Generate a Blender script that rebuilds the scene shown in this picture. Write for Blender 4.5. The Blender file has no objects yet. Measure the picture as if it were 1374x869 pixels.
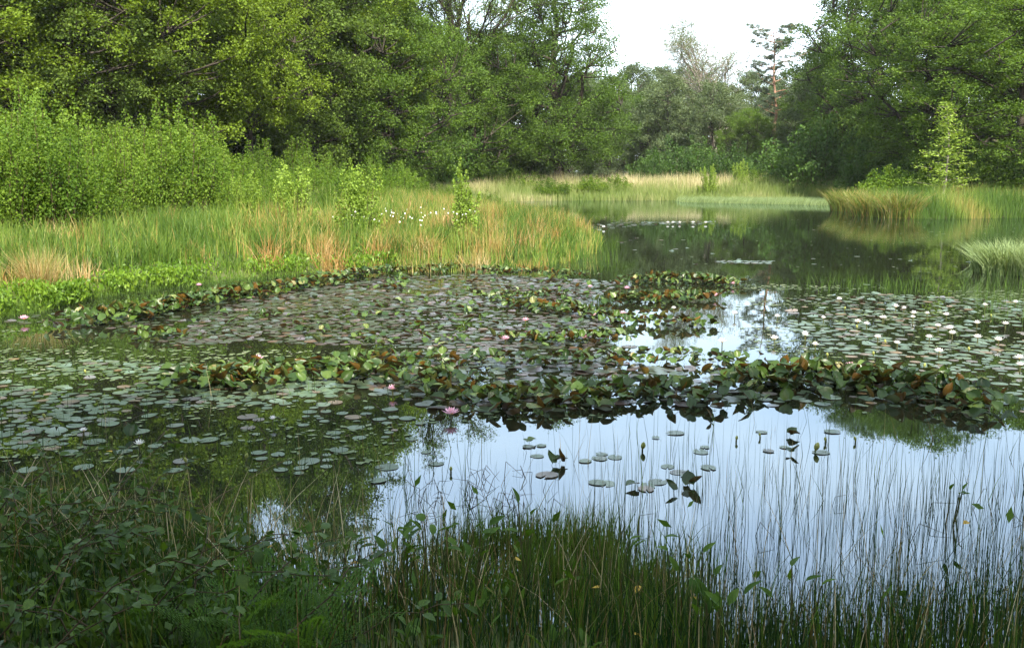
import bpy, math, random
import numpy as np
from mathutils import Matrix, Vector, Euler

rng = np.random.default_rng(7)
random.seed(7)
C = bpy.context.scene.collection
SC = bpy.context.scene
rad = math.radians

# ------------------------------------------------------------------ camera
F_PX, CX, CY, YH, CAM_H = 1300.0, 687.0, 434.5, 231.0, 1.78
PITCH = math.atan((CY - YH) / F_PX)
cam_d = bpy.data.cameras.new('camera')
cam = bpy.data.objects.new('camera', cam_d)
C.objects.link(cam)
cam.location = (0, 0, CAM_H)
cam.rotation_euler = (math.pi / 2 - PITCH, 0, 0)
cam_d.sensor_width = 36.0
cam_d.lens = 36.0 * F_PX / 1374.0
cam_d.clip_start = 0.05
cam_d.clip_end = 3000
SC.camera = cam

# ------------------------------------------------------------------ sky, sun, exposure
SUN_EL, SUN_AZ = rad(44), rad(166)          # azimuth clockwise from +Y (to the right and a little behind)
W = bpy.data.worlds.new('World')
SC.world = W
W.use_nodes = True
nt = W.node_tree
nt.nodes.clear()
wo = nt.nodes.new('ShaderNodeOutputWorld')
bg = nt.nodes.new('ShaderNodeBackground')
sky = nt.nodes.new('ShaderNodeTexSky')
sky.sky_type = 'NISHITA'
sky.sun_disc = False
sky.sun_elevation = SUN_EL
sky.sun_rotation = SUN_AZ
sky.air_density = 1.0
sky.dust_density = 1.6
sky.ozone_density = 1.0
tc = nt.nodes.new('ShaderNodeTexCoord')
mp = nt.nodes.new('ShaderNodeMapping')
mp.inputs['Scale'].default_value = (1.0, 1.0, 3.2)
mp.inputs['Location'].default_value = (0.35, 0.1, 0.2)
ns = nt.nodes.new('ShaderNodeTexNoise')
ns.inputs['Scale'].default_value = 1.5
ns.inputs['Detail'].default_value = 5
ns.inputs['Roughness'].default_value = 0.5
cr = nt.nodes.new('ShaderNodeValToRGB')
cr.color_ramp.elements[0].position = 0.40
cr.color_ramp.elements[0].color = (0.28, 0.28, 0.28, 1)
cr.color_ramp.elements[1].position = 0.68
cr.color_ramp.elements[1].color = (0.85, 0.85, 0.85, 1)
mx = nt.nodes.new('ShaderNodeMix')
mx.data_type = 'RGBA'
mx.inputs['B'].default_value = (6.0, 6.9, 7.5, 1)
nt.links.new(tc.outputs['Generated'], mp.inputs['Vector'])
nt.links.new(mp.outputs[0], ns.inputs['Vector'])
nt.links.new(ns.outputs['Fac'], cr.inputs[0])
nt.links.new(cr.outputs[0], mx.inputs['Factor'])
nt.links.new(sky.outputs[0], mx.inputs['A'])
nt.links.new(mx.outputs['Result'], bg.inputs[0])
bg.inputs[1].default_value = 0.14
nt.links.new(bg.outputs[0], wo.inputs[0])

sd = bpy.data.lights.new('sun', 'SUN')
sd.energy = 5.0
sd.angle = rad(0.53)
sd.color = (1.0, 0.93, 0.79)
sun = bpy.data.objects.new('sun', sd)
C.objects.link(sun)
S_DIR = Vector((math.sin(SUN_AZ) * math.cos(SUN_EL), math.cos(SUN_AZ) * math.cos(SUN_EL), math.sin(SUN_EL)))
sun.rotation_euler = S_DIR.to_track_quat('Z', 'Y').to_euler()
sun.location = S_DIR * 60
SC.view_settings.view_transform = 'Standard'
SC.view_settings.look = 'None'
SC.view_settings.gamma = 1
SC.view_settings.exposure = 1.6
SC.render.engine = 'CYCLES'
SC.cycles.max_bounces = 6
SC.cycles.diffuse_bounces = 2
SC.cycles.glossy_bounces = 3
SC.cycles.transmission_bounces = 3
SC.cycles.transparent_max_bounces = 4
SC.cycles.use_adaptive_sampling = True
SC.cycles.adaptive_threshold = 0.02
SC.cycles.caustics_reflective = False
SC.cycles.caustics_refractive = False
SC.cycles.sample_clamp_indirect = 6

# ------------------------------------------------------------------ geometry helpers
def at(px, py, z=0.0):
    """the point of the level z seen at a pixel of the photograph"""
    u, v = (px - CX) / F_PX, -(py - CY) / F_PX
    sa, ca = math.sin(PITCH), math.cos(PITCH)
    d = (u, ca + v * sa, -sa + v * ca)
    t = (z - CAM_H) / d[2]
    return (d[0] * t, d[1] * t)

def xat(px, d):
    return (px - CX) / F_PX * math.cos(PITCH) * d

def mesh_np(name, V, Fc, mat=None, tint=None, smooth=False):
    V = np.asarray(V, np.float32); Fc = np.asarray(Fc, np.int32)
    me = bpy.data.meshes.new(name)
    k = Fc.shape[1]
    me.vertices.add(len(V)); me.vertices.foreach_set('co', V.ravel())
    me.loops.add(Fc.size); me.loops.foreach_set('vertex_index', Fc.ravel())
    me.polygons.add(len(Fc))
    me.polygons.foreach_set('loop_start', np.arange(0, Fc.size, k, dtype=np.int32))
    if smooth:
        me.polygons.foreach_set('use_smooth', np.ones(len(Fc), bool))
    else:
        me.polygons.foreach_set('use_smooth', np.zeros(len(Fc), bool))
    if tint is not None:
        a = me.attributes.new('tint', 'FLOAT', 'POINT')
        a.data.foreach_set('value', np.asarray(tint, np.float32))
    me.update(calc_edges=True)
    if mat:
        me.materials.append(mat)
    return me

def link(name, me, parent=None, loc=None, mat4=None):
    o = bpy.data.objects.new(name, me)
    C.objects.link(o)
    if parent: o.parent = parent
    if mat4 is not None: o.matrix_local = mat4
    elif loc is not None: o.location = loc
    return o

def tag(o, label=None, cat=None, group=None, kind=None):
    if label: o['label'] = label
    if cat: o['category'] = cat
    if group: o['group'] = group
    if kind: o['kind'] = kind
    return o

def thing(name, label, cat, loc=(0, 0, 0), rz=0.0, group=None, s=1.0):
    o = bpy.data.objects.new(name, None)
    o.empty_display_size = 0.2
    C.objects.link(o)
    o.location = loc; o.rotation_euler = (0, 0, rz); o.scale = (s, s, s) if not isinstance(s, tuple) else s
    return tag(o, label, cat, group)

def copy_thing(src, label, loc, rz, s=1.0, group=None, cat=None):
    r = src.copy(); C.objects.link(r)
    r.location = loc; r.rotation_euler = (0, 0, rz); r.scale = (s, s, s) if not isinstance(s, tuple) else s
    for ch in src.children:
        c = ch.copy(); C.objects.link(c); c.parent = r
        for g in ch.children:
            d = g.copy(); C.objects.link(d); d.parent = c
    r['label'] = label
    if group: r['group'] = group
    elif 'group' in r: del r['group']
    if cat: r['category'] = cat
    return r

def unit(a):
    return a / (np.linalg.norm(a, axis=-1, keepdims=True) + 1e-9)

def inpoly(P, poly):
    x, y = P[:, 0], P[:, 1]
    r = np.zeros(len(P), bool)
    n = len(poly)
    for i in range(n):
        x1, y1 = poly[i]; x2, y2 = poly[(i + 1) % n]
        if y1 == y2: continue
        c = ((y1 > y) != (y2 > y)) & (x < (x2 - x1) * (y - y1) / (y2 - y1) + x1)
        r ^= c
    return r

def distpoly(P, poly):
    best = np.full(len(P), 1e9)
    n = len(poly)
    for i in range(n):
        a = np.array(poly[i]); b = np.array(poly[(i + 1) % n]); ab = b - a
        t = np.clip(((P - a) @ ab) / (ab @ ab + 1e-9), 0, 1)
        q = a + t[:, None] * ab
        best = np.minimum(best, np.hypot(*(P - q).T))
    return best

def sample_poly(poly, n, r=rng):
    poly = [tuple(p) for p in poly]
    A = np.array(poly); lo, hi = A.min(0), A.max(0)
    out = []
    tot = 0
    while tot < n:
        P = r.uniform(lo, hi, (n * 2, 2))
        P = P[inpoly(P, poly)]
        out.append(P); tot += len(P)
    return np.concatenate(out)[:n]

def vnoise(P, scale, seed=0):
    """cheap smooth value noise on 2-D points, 0..1"""
    r = np.random.default_rng(seed)
    T = r.random((64, 64))
    q = P / scale
    i = np.floor(q).astype(int); f = q - i
    f = f * f * (3 - 2 * f)
    g = lambda a, b: T[a % 64, b % 64]
    x0, y0 = i[:, 0], i[:, 1]
    return (g(x0, y0) * (1 - f[:, 0]) + g(x0 + 1, y0) * f[:, 0]) * (1 - f[:, 1]) + \
           (g(x0, y0 + 1) * (1 - f[:, 0]) + g(x0 + 1, y0 + 1) * f[:, 0]) * f[:, 1]

class Tubes:
    def __init__(s): s.V, s.F, s.n = [], [], 0
    def add(s, P, R, k=6):
        P = np.asarray(P, float); R = np.asarray(R, float)
        T = unit(np.gradient(P, axis=0))
        ref = np.where(np.abs(T[:, 2:3]) > 0.9, np.array([[1., 0, 0]]), np.array([[0, 0, 1.]]))
        A = unit(np.cross(T, ref)); B = np.cross(T, A)
        an = np.arange(k) * 2 * math.pi / k
        ring = P[:, None] + R[:, None, None] * (A[:, None] * np.cos(an)[None, :, None] + B[:, None] * np.sin(an)[None, :, None])
        s.V.append(ring.reshape(-1, 3))
        m = len(P)
        i, j = np.meshgrid(np.arange(m - 1), np.arange(k), indexing='ij')
        a = i * k + j; b = i * k + (j + 1) % k
        s.F.append(np.stack([a, b, b + k, a + k], -1).reshape(-1, 4) + s.n)
        s.n += m * k
    def mesh(s, name, mat):
        return mesh_np(name, np.concatenate(s.V), np.concatenate(s.F), mat, smooth=True)

def leaf_quads(Cn, L, Wd, axis, r, up=0.4):
    """rhombic leaves at the centres Cn, pointing along axis"""
    n = len(Cn)
    nn = unit(r.normal(size=(n, 3)) + np.array([0, 0, up]))
    a = unit(axis)
    b = unit(np.cross(a, nn))
    L = np.broadcast_to(L, (n,))[:, None]; Wd = np.broadcast_to(Wd, (n,))[:, None]
    V = np.stack([Cn - a * L / 2, Cn + b * Wd / 2 - a * L * .06, Cn + a * L / 2, Cn - b * Wd / 2 - a * L * .06], 1).reshape(-1, 3)
    Fc = np.arange(n * 4).reshape(n, 4)
    return V, Fc

def blades(B, H, lean, Wd, r, segs=2, curve=1.6, face=None):
    """tapering grass blades: base points B, heights, horizontal lean vectors"""
    n = len(B)
    H = np.broadcast_to(H, (n,)); Wd = np.broadcast_to(Wd, (n,))
    if face is None:
        an = r.uniform(0, math.pi, n)
        face = np.stack([np.cos(an), np.sin(an), np.zeros(n)], 1)
    lev = np.linspace(0, 1, segs + 1)
    V = []
    for i, t in enumerate(lev):
        P = B + np.concatenate([lean * (t ** curve), np.zeros((n, 1))], 1)
        P[:, 2] += H * t * (1 - 0.12 * t * t * np.linalg.norm(lean, axis=1) / (H + 1e-6))
        if i < segs:
            w = (Wd * (1 - 0.75 * t) / 2)[:, None]
            V += [P - face * w, P + face * w]
        else:
            V += [P]
    k = 2 * segs + 1
    V = np.stack(V, 1).reshape(-1, 3)
    tri = []
    for i in range(segs - 1):
        a = 2 * i
        tri += [(a, a + 1, a + 3), (a, a + 3, a + 2)]
    a = 2 * (segs - 1)
    tri += [(a, a + 1, a + 2)]
    tri = np.array(tri)
    Fc = (np.arange(n)[:, None, None] * k + tri[None]).reshape(-1, 3)
    return V, Fc, k

# ------------------------------------------------------------------ materials
def new_mat(name):
    m = bpy.data.materials.new(name); m.use_nodes = True
    m.node_tree.nodes.clear()
    return m, m.node_tree, m.node_tree.nodes, m.node_tree.links

def ramp(N, stops):
    c = N.new('ShaderNodeValToRGB')
    e = c.color_ramp.elements
    e[0].position, e[0].color = stops[0][0], (*stops[0][1], 1)
    e[1].position, e[1].color = stops[-1][0], (*stops[-1][1], 1)
    for p, col in stops[1:-1]:
        x = e.new(p); x.color = (*col, 1)
    return c

def leaf_mat(name, cols, trans=0.38, rough=0.55, spec=0.25, tcol=(1.25, 1.15, .5), patch=1.2, obj=0.25, attr=False):
    """cols: list of (pos, colour); mixed by leaf, by patch and by plant"""
    m, T, N, Lk = new_mat(name)
    out = N.new('ShaderNodeOutputMaterial')
    cr = ramp(N, cols)
    geo = N.new('ShaderNodeNewGeometry')
    if attr:
        at_ = N.new('ShaderNodeAttribute'); at_.attribute_name = 'tint'
        ma = N.new('ShaderNodeMath'); ma.operation = 'MULTIPLY_ADD'
        ma.inputs[1].default_value = 0.16; 
        Lk.new(geo.outputs['Random Per Island'], ma.inputs[0]); Lk.new(at_.outputs['Fac'], ma.inputs[2])
        ma2 = N.new('ShaderNodeMath'); ma2.operation = 'SUBTRACT'; ma2.inputs[1].default_value = 0.08
        Lk.new(ma.outputs[0], ma2.inputs[0]); Lk.new(ma2.outputs[0], cr.inputs[0])
    else:
        no = N.new('ShaderNodeTexNoise'); no.inputs['Scale'].default_value = patch; no.inputs['Detail'].default_value = 1
        tco = N.new('ShaderNodeTexCoord'); Lk.new(tco.outputs['Object'], no.inputs['Vector'])
        oi = N.new('ShaderNodeObjectInfo')
        m1 = N.new('ShaderNodeMath'); m1.operation = 'MULTIPLY_ADD'; m1.inputs[1].default_value = 0.45
        m2 = N.new('ShaderNodeMath'); m2.operation = 'MULTIPLY_ADD'; m2.inputs[1].default_value = obj
        m3 = N.new('ShaderNodeMath'); m3.operation = 'MULTIPLY_ADD'; m3.inputs[1].default_value = 0.8; m3.inputs[2].default_value = -0.22 - obj / 2
        Lk.new(no.outputs['Fac'], m3.inputs[0])
        Lk.new(oi.outputs['Random'], m2.inputs[0]); Lk.new(m3.outputs[0], m2.inputs[2])
        Lk.new(geo.outputs['Random Per Island'], m1.inputs[0]); Lk.new(m2.outputs[0], m1.inputs[2])
        Lk.new(m1.outputs[0], cr.inputs[0])
    p = N.new('ShaderNodeBsdfPrincipled')
    p.inputs['Roughness'].default_value = rough
    p.inputs['Specular IOR Level'].default_value = spec
    Lk.new(cr.outputs[0], p.inputs['Base Color'])
    if trans > 0:
        tr = N.new('ShaderNodeBsdfTranslucent')
        mc = N.new('ShaderNodeMix'); mc.data_type = 'RGBA'; mc.blend_type = 'MULTIPLY'; mc.inputs['Factor'].default_value = 1
        mc.inputs['B'].default_value = (*tcol, 1)
        Lk.new(cr.outputs[0], mc.inputs['A']); Lk.new(mc.outputs['Result'], tr.inputs[0])
        ms = N.new('ShaderNodeMixShader'); ms.inputs[0].default_value = trans
        Lk.new(p.outputs[0], ms.inputs[1]); Lk.new(tr.outputs[0], ms.inputs[2]); Lk.new(ms.outputs[0], out.inputs[0])
    else:
        Lk.new(p.outputs[0], out.inputs[0])
    return m

def rough_mat(name, cols, scale=4, detail=6, rough=0.9, bump=0.3, stretch=(1, 1, 1)):
    m, T, N, Lk = new_mat(name)
    out = N.new('ShaderNodeOutputMaterial')
    tco = N.new('ShaderNodeTexCoord'); mp = N.new('ShaderNodeMapping'); mp.inputs['Scale'].default_value = stretch
    no = N.new('ShaderNodeTexNoise'); no.inputs['Scale'].default_value = scale; no.inputs['Detail'].default_value = detail
    cr = ramp(N, cols)
    p = N.new('ShaderNodeBsdfPrincipled'); p.inputs['Roughness'].default_value = rough; p.inputs['Specular IOR Level'].default_value = 0.2
    bu = N.new('ShaderNodeBump'); bu.inputs['Strength'].default_value = bump; bu.inputs['Distance'].default_value = 0.05
    Lk.new(tco.outputs['Object'], mp.inputs[0]); Lk.new(mp.outputs[0], no.inputs['Vector'])
    Lk.new(no.outputs['Fac'], cr.inputs[0]); Lk.new(cr.outputs[0], p.inputs['Base Color'])
    Lk.new(no.outputs['Fac'], bu.inputs['Height']); Lk.new(bu.outputs[0], p.inputs['Normal'])
    Lk.new(p.outputs[0], out.inputs[0])
    return m

M = {}
M['oak'] = leaf_mat('oak_leaves', [(0.1, (.042, .080, .012)), (.5, (.078, .140, .018)), (.9, (.13, .20, .030))], spec=.15)
M['sunny'] = leaf_mat('sunny_leaves', [(0.1, (.080, .12, .010)), (.5, (.132, .200, .018)), (.9, (.21, .29, .038))], spec=.12)
M['sage'] = leaf_mat('sage_leaves', [(0.1, (.055, .090, .014)), (.5, (.105, .165, .028)), (.9, (.175, .245, .055))], spec=.12)
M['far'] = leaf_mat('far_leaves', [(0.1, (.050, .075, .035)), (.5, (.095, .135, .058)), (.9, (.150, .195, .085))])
M['pine'] = leaf_mat('pine_needles', [(0.1, (.035, .055, .035)), (.5, (.060, .090, .050)), (.9, (.10, .135, .075))], trans=.1)
M['bareleaf'] = leaf_mat('thin_leaves', [(0.1, (.08, .12, .04)), (.5, (.12, .17, .06)), (.9, (.18, .23, .09))])
M['birch'] = leaf_mat('birch_leaves', [(0.1, (.045, .095, .010)), (.5, (.105, .175, .018)), (.88, (.18, .26, .035)), (.97, (.30, .38, .12))], patch=.9, rough=.55, spec=.12)
M['birchdark'] = leaf_mat('alder_leaves', [(0.1, (.025, .06, .012)), (.5, (.055, .115, .018)), (.9, (.10, .18, .03))], patch=.9)
M['sapling'] = leaf_mat('sapling_leaves', [(0.1, (.12, .19, .02)), (.5, (.20, .30, .04)), (.9, (.32, .42, .09))])
M['bark'] = rough_mat('bark', [(.3, (.018, .014, .010)), (.7, (.055, .046, .035))], 6, stretch=(1, 1, .25))
M['palebark'] = rough_mat('pale_bark', [(.3, (.16, .13, .11)), (.7, (.34, .30, .26))], 6, stretch=(1, 1, .4))
M['pinebark'] = rough_mat('pine_bark', [(.3, (.14, .075, .05)), (.7, (.30, .18, .12))], 5, stretch=(1, 1, .4))
M['twig'] = rough_mat('twig_bark', [(.3, (.03, .022, .012)), (.7, (.075, .055, .03))], 8)
RUSH = [(0.0, (.040, .085, .010)), (.22, (.090, .155, .018)), (.45, (.17, .21, .04)), (.62, (.27, .21, .065)), (.80, (.27, .145, .045)), (1.0, (.42, .34, .17))]
M['rush'] = leaf_mat('rush_stems', RUSH, attr=True, trans=.25)
M['marram'] = leaf_mat('pale_grass', [(0, (.10, .16, .03)), (.35, (.19, .23, .07)), (.6, (.36, .33, .17)), (.85, (.50, .43, .28)), (1, (.60, .54, .40))], attr=True, trans=.25)
M['sedge'] = leaf_mat('blue_sedge', [(0, (.07, .12, .03)), (.5, (.15, .21, .08)), (1, (.27, .34, .15))], attr=True, trans=.25)
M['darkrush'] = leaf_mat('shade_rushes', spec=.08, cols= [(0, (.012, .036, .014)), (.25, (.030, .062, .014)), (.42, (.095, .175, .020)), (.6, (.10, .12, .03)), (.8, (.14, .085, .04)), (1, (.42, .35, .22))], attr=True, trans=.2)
M['bog'] = leaf_mat('bogbean_leaves', [(0.1, (.07, .14, .012)), (.5, (.14, .23, .020)), (.9, (.25, .34, .04))], rough=.4)
M['weed'] = leaf_mat('weed_specks', [(.1, (.06, .09, .03)), (.7, (.12, .15, .06)), (.95, (.35, .33, .25))], trans=0)
M['cotton'] = leaf_mat('cotton_heads', [(0.1, (.75, .75, .70)), (.9, (.85, .85, .82))], trans=.2)
M['bramble'] = leaf_mat('bramble_leaves', [(0.1, (.020, .045, .007)), (.5, (.042, .082, .012)), (.8, (.08, .135, .020)), (.93, (.17, .22, .04)), (.98, (.24, .12, .05))], rough=.45, spec=.18, trans=.35, patch=8, obj=.5)
M['fern'] = leaf_mat('fern_fronds', [(0.1, (.045, .105, .016)), (.9, (.10, .19, .03))], obj=.4, spec=.1)
M['marsh'] = leaf_mat('marsh_leaves', [(0.1, (.03, .07, .008)), (.5, (.06, .12, .012)), (.9, (.12, .20, .025))], rough=.5, spec=.12, obj=.5)
M['yellowleaf'] = leaf_mat('yellow_leaves', [(.1, (.45, .26, .02)), (.9, (.60, .42, .06))])

def pad_mat(name, top, under, rough=.3, spec=.5):
    """upper side and underside of a water-lily leaf have their own colours"""
    m, T, N, Lk = new_mat(name)
    out = N.new('ShaderNodeOutputMaterial')
    geo = N.new('ShaderNodeNewGeometry'); oi = N.new('ShaderNodeObjectInfo')
    tco = N.new('ShaderNodeTexCoord')
    no = N.new('ShaderNodeTexNoise'); no.inputs['Scale'].default_value = 6; no.inputs['Detail'].default_value = 4
    Lk.new(tco.outputs['Object'], no.inputs['Vector'])
    ad = N.new('ShaderNodeMath'); ad.operation = 'ADD'; Lk.new(geo.outputs['Random Per Island'], ad.inputs[0]); Lk.new(oi.outputs['Random'], ad.inputs[1])
    fr = N.new('ShaderNodeMath'); fr.operation = 'FRACT'; Lk.new(ad.outputs[0], fr.inputs[0])
    mb = N.new('ShaderNodeMath'); mb.operation = 'MULTIPLY_ADD'; mb.inputs[1].default_value = .22; mb.inputs[2].default_value = -.11
    Lk.new(no.outputs['Fac'], mb.inputs[0])
    sm = N.new('ShaderNodeMath'); sm.operation = 'ADD'; Lk.new(fr.outputs[0], sm.inputs[0]); Lk.new(mb.outputs[0], sm.inputs[1])
    ct, cu = ramp(N, top), ramp(N, under)
    Lk.new(sm.outputs[0], ct.inputs[0]); Lk.new(sm.outputs[0], cu.inputs[0])
    mc = N.new('ShaderNodeMix'); mc.data_type = 'RGBA'
    Lk.new(geo.outputs['Backfacing'], mc.inputs['Factor']); Lk.new(ct.outputs[0], mc.inputs['A']); Lk.new(cu.outputs[0], mc.inputs['B'])
    p = N.new('ShaderNodeBsdfPrincipled')
    p.inputs['Roughness'].default_value = rough; p.inputs['Specular IOR Level'].default_value = spec
    Lk.new(mc.outputs['Result'], p.inputs['Base Color'])
    bu = N.new('ShaderNodeBump'); bu.inputs['Strength'].default_value = .25; bu.inputs['Distance'].default_value = .01
    Lk.new(no.outputs['Fac'], bu.inputs['Height']); Lk.new(bu.outputs[0], p.inputs['Normal'])
    tr = N.new('ShaderNodeBsdfTranslucent'); Lk.new(mc.outputs['Result'], tr.inputs[0])
    ms = N.new('ShaderNodeMixShader'); ms.inputs[0].default_value = .10
    Lk.new(p.outputs[0], ms.inputs[1]); Lk.new(tr.outputs[0], ms.inputs[2]); Lk.new(ms.outputs[0], out.inputs[0])
    return m

M['pad'] = pad_mat('floating_pad', [(0, (.055, .085, .045)), (.45, (.075, .115, .060)), (.80, (.10, .14, .08)), (.90, (.10, .09, .08)), (.98, (.17, .11, .05))],
                   [(0, (.14, .06, .04)), (1, (.20, .11, .05))], rough=.30, spec=.9)
M['matpad'] = pad_mat('mat_pad', [(0, (.035, .055, .028)), (.4, (.055, .07, .040)), (.65, (.070, .065, .055)), (.93, (.085, .060, .055)), (1, (.13, .075, .04))],
                      [(0, (.14, .06, .03)), (1, (.20, .11, .05))], rough=.28, spec=.9)
M['lily'] = pad_mat('raised_leaf', [(0, (.016, .036, .006)), (.45, (.028, .056, .008)), (.85, (.050, .088, .013)), (.98, (.085, .12, .025)), (1, (.20, .18, .08))],
                    [(0, (.080, .040, .008)), (.42, (.105, .058, .010)), (.62, (.060, .058, .012)), (1, (.035, .055, .012))], rough=.38, spec=.3)
M['stalk'] = leaf_mat('stalk', [(.1, (.07, .10, .03)), (.9, (.14, .12, .05))])
def petal_mat(name, a, b):
    return leaf_mat(name, [(.1, a), (.9, b)], trans=.3, tcol=(1, .95, .95), patch=20)
M['pink'] = petal_mat('pink_petals', (.80, .38, .50), (.86, .62, .70))
M['white'] = petal_mat('white_petals', (.84, .83, .78), (.88, .86, .84))
M['stamen'] = petal_mat('yellow_stamens', (.80, .50, .03), (.85, .62, .06))
M['bud'] = leaf_mat('bud_sepals', [(.1, (.20, .25, .06)), (.9, (.42, .40, .14))])

def water_mat():
    m, T, N, Lk = new_mat('pond_water')
    out = N.new('ShaderNodeOutputMaterial')
    tco = N.new('ShaderNodeTexCoord')
    n1 = N.new('ShaderNodeTexNoise'); n1.inputs['Scale'].default_value = 2.2; n1.inputs['Detail'].default_value = 3
    n2 = N.new('ShaderNodeTexNoise'); n2.inputs['Scale'].default_value = 0.12; n2.inputs['Detail'].default_value = 2
    mp = N.new('ShaderNodeMapping'); mp.inputs['Scale'].default_value = (0.7, 1.5, 1)
    Lk.new(tco.outputs['Object'], mp.inputs[0]); Lk.new(mp.outputs[0], n1.inputs['Vector']); Lk.new(tco.outputs['Object'], n2.inputs['Vector'])
    r2 = ramp(N, [(.40, (.15, .15, .15)), (.62, (1, 1, 1))]); Lk.new(n2.outputs['Fac'], r2.inputs[0])
    sx = N.new('ShaderNodeSeparateXYZ'); Lk.new(tco.outputs['Object'], sx.inputs[0])
    mr = N.new('ShaderNodeMapRange'); mr.inputs['From Min'].default_value = 9; mr.inputs['From Max'].default_value = 32
    mr.inputs['To Min'].default_value = .10; mr.inputs['To Max'].default_value = 1
    Lk.new(sx.outputs['Y'], mr.inputs['Value'])          # the open far end is breezier than the sheltered near end
    mm = N.new('ShaderNodeMath'); mm.operation = 'MULTIPLY'; Lk.new(mr.outputs[0], mm.inputs[0]); Lk.new(r2.outputs[0], mm.inputs[1])
    bu = N.new('ShaderNodeBump'); bu.inputs['Distance'].default_value = .02
    m3 = N.new('ShaderNodeMath'); m3.operation = 'MULTIPLY'; m3.inputs[1].default_value = .16
    Lk.new(mm.outputs[0], m3.inputs[0]); Lk.new(m3.outputs[0], bu.inputs['Strength']); Lk.new(n1.outputs['Fac'], bu.inputs['Height'])
    g = N.new('ShaderNodeBsdfGlossy'); g.inputs['Roughness'].default_value = .02; g.inputs['Color'].default_value = (.86, .94, 1, 1)
    d = N.new('ShaderNodeBsdfDiffuse'); d.inputs['Color'].default_value = (.012, .014, .007, 1)
    n4 = N.new('ShaderNodeTexNoise'); n4.inputs['Scale'].default_value = .55; n4.inputs['Detail'].default_value = 6; Lk.new(mp.outputs[0], n4.inputs['Vector'])
    r4 = ramp(N, [(.50, (.010, .010, .010)), (.72, (.035, .035, .035))]); Lk.new(n4.outputs['Fac'], r4.inputs[0]); Lk.new(r4.outputs[0], g.inputs['Roughness'])
    fz = N.new('ShaderNodeFresnel'); fz.inputs['IOR'].default_value = 3.5
    Lk.new(bu.outputs[0], g.inputs['Normal']); Lk.new(bu.outputs[0], fz.inputs['Normal'])
    ms = N.new('ShaderNodeMixShader')
    Lk.new(fz.outputs[0], ms.inputs[0]); Lk.new(d.outputs[0], ms.inputs[1]); Lk.new(g.outputs[0], ms.inputs[2]); Lk.new(ms.outputs[0], out.inputs[0])
    return m
M['water'] = water_mat()
M['ground'] = rough_mat('ground_soil', [(.3, (.030, .030, .014)), (.5, (.060, .070, .022)), (.7, (.10, .12, .035))], .6, detail=8, bump=.5)
M['mud'] = rough_mat('mud', [(.3, (.03, .022, .012)), (.7, (.07, .055, .03))], 3)

# ------------------------------------------------------------------ the ground and the pond
SHORE = [(-15, 11.3), at(-60, 431), at(0, 424), at(60, 414), at(130, 396), at(220, 384), at(330, 372), at(430, 364), at(520, 361),
         at(610, 361), at(700, 357), at(760, 349), at(798, 337), at(803, 326), at(780, 311), at(710, 299), at(600, 292), at(560, 284),
         at(600, 276), at(650, 270), at(750, 268.5), at(920, 268), at(1130, 271), at(1140, 281), at(1165, 290), at(1260, 293),
         at(1374, 291), at(1500, 290), (30, 34), (24, 26), (15, 21), (12.5, 17), (12, 13), (10.5, 9), (9, 6), (7, 3.7), (4, 3.45), (2.4, 3.55), (1.0, 3.4),
         (0, 3.65), (-.8, 3.9), (-1.5, 4.35), (-2.5, 4.8), (-4, 5.0), (-6, 5.2), (-9, 5.2), (-15, 6)]
def height(P):
    ins = inpoly(P, SHORE); d = distpoly(P, SHORE)
    out = 0.55 * (1 - np.exp(-d / 1.8)) + 0.012 * np.clip(d - 6, 0, 60) + .05 * (vnoise(P, 1.7, 3) - .5) * np.clip(d, 0, 1)
    inn = -0.7 * (1 - np.exp(-d / 1.2))
    return np.where(ins, inn, out)
gx = np.sinh(np.linspace(-4.2, 4.2, 281)) * (900 / np.sinh(4.2)); gx = np.sort(np.concatenate([gx * 1.0]))
tt = np.linspace(-1, 1, 301)
gx = 40 * tt + 860 * np.sign(tt) * np.abs(tt) ** 9
gy = 25 + 45 * tt + 855 * np.sign(tt) * np.abs(tt) ** 9
X, Y = np.meshgrid(gx, gy, indexing='xy')
GP = np.stack([X.ravel(), Y.ravel()], 1)
GZ = height(GP)
nX, nY = len(gx), len(gy)
i, j = np.meshgrid(np.arange(nY - 1), np.arange(nX - 1), indexing='ij')
a = (i * nX + j).ravel()
gf = np.stack([a, a + 1, a + nX + 1, a + nX], 1)
ground = link('ground', mesh_np('ground', np.column_stack([GP, GZ]), gf, M['ground'], smooth=True))
tag(ground, 'low grassy ground sloping down to the pond', kind='structure')
wv = [(-40, -2, 0), (45, -2, 0), (45, 75, 0), (-40, 75, 0)]
water = link('water', mesh_np('water', wv, [(0, 1, 2, 3)], M['water']))
tag(water, 'calm dark pond water reflecting trees and pale sky', kind='structure')
def gz(x, y):
    return float(height(np.array([[x, y]], float))[0])

# ------------------------------------------------------------------ trees
def profile(kind, t):
    if kind == 'round': return np.sqrt(np.clip(1 - (2 * t - 1) ** 2, 0, 1)) * .9 + .1
    if kind == 'dome': return np.clip(1 - t ** 2.6, 0, 1) ** .6 * np.clip(t * 4 + .6, 0, 1) * (1 - .15 * t)
    if kind == 'low': return np.clip(1.15 - t, 0, 1) ** .55 * np.clip(t * 5 + .55, 0, 1)
    if kind == 'tall': return np.clip(np.sin(math.pi * (t * .88 + .08)), 0, 1) ** .6
    return np.ones_like(t)

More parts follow.
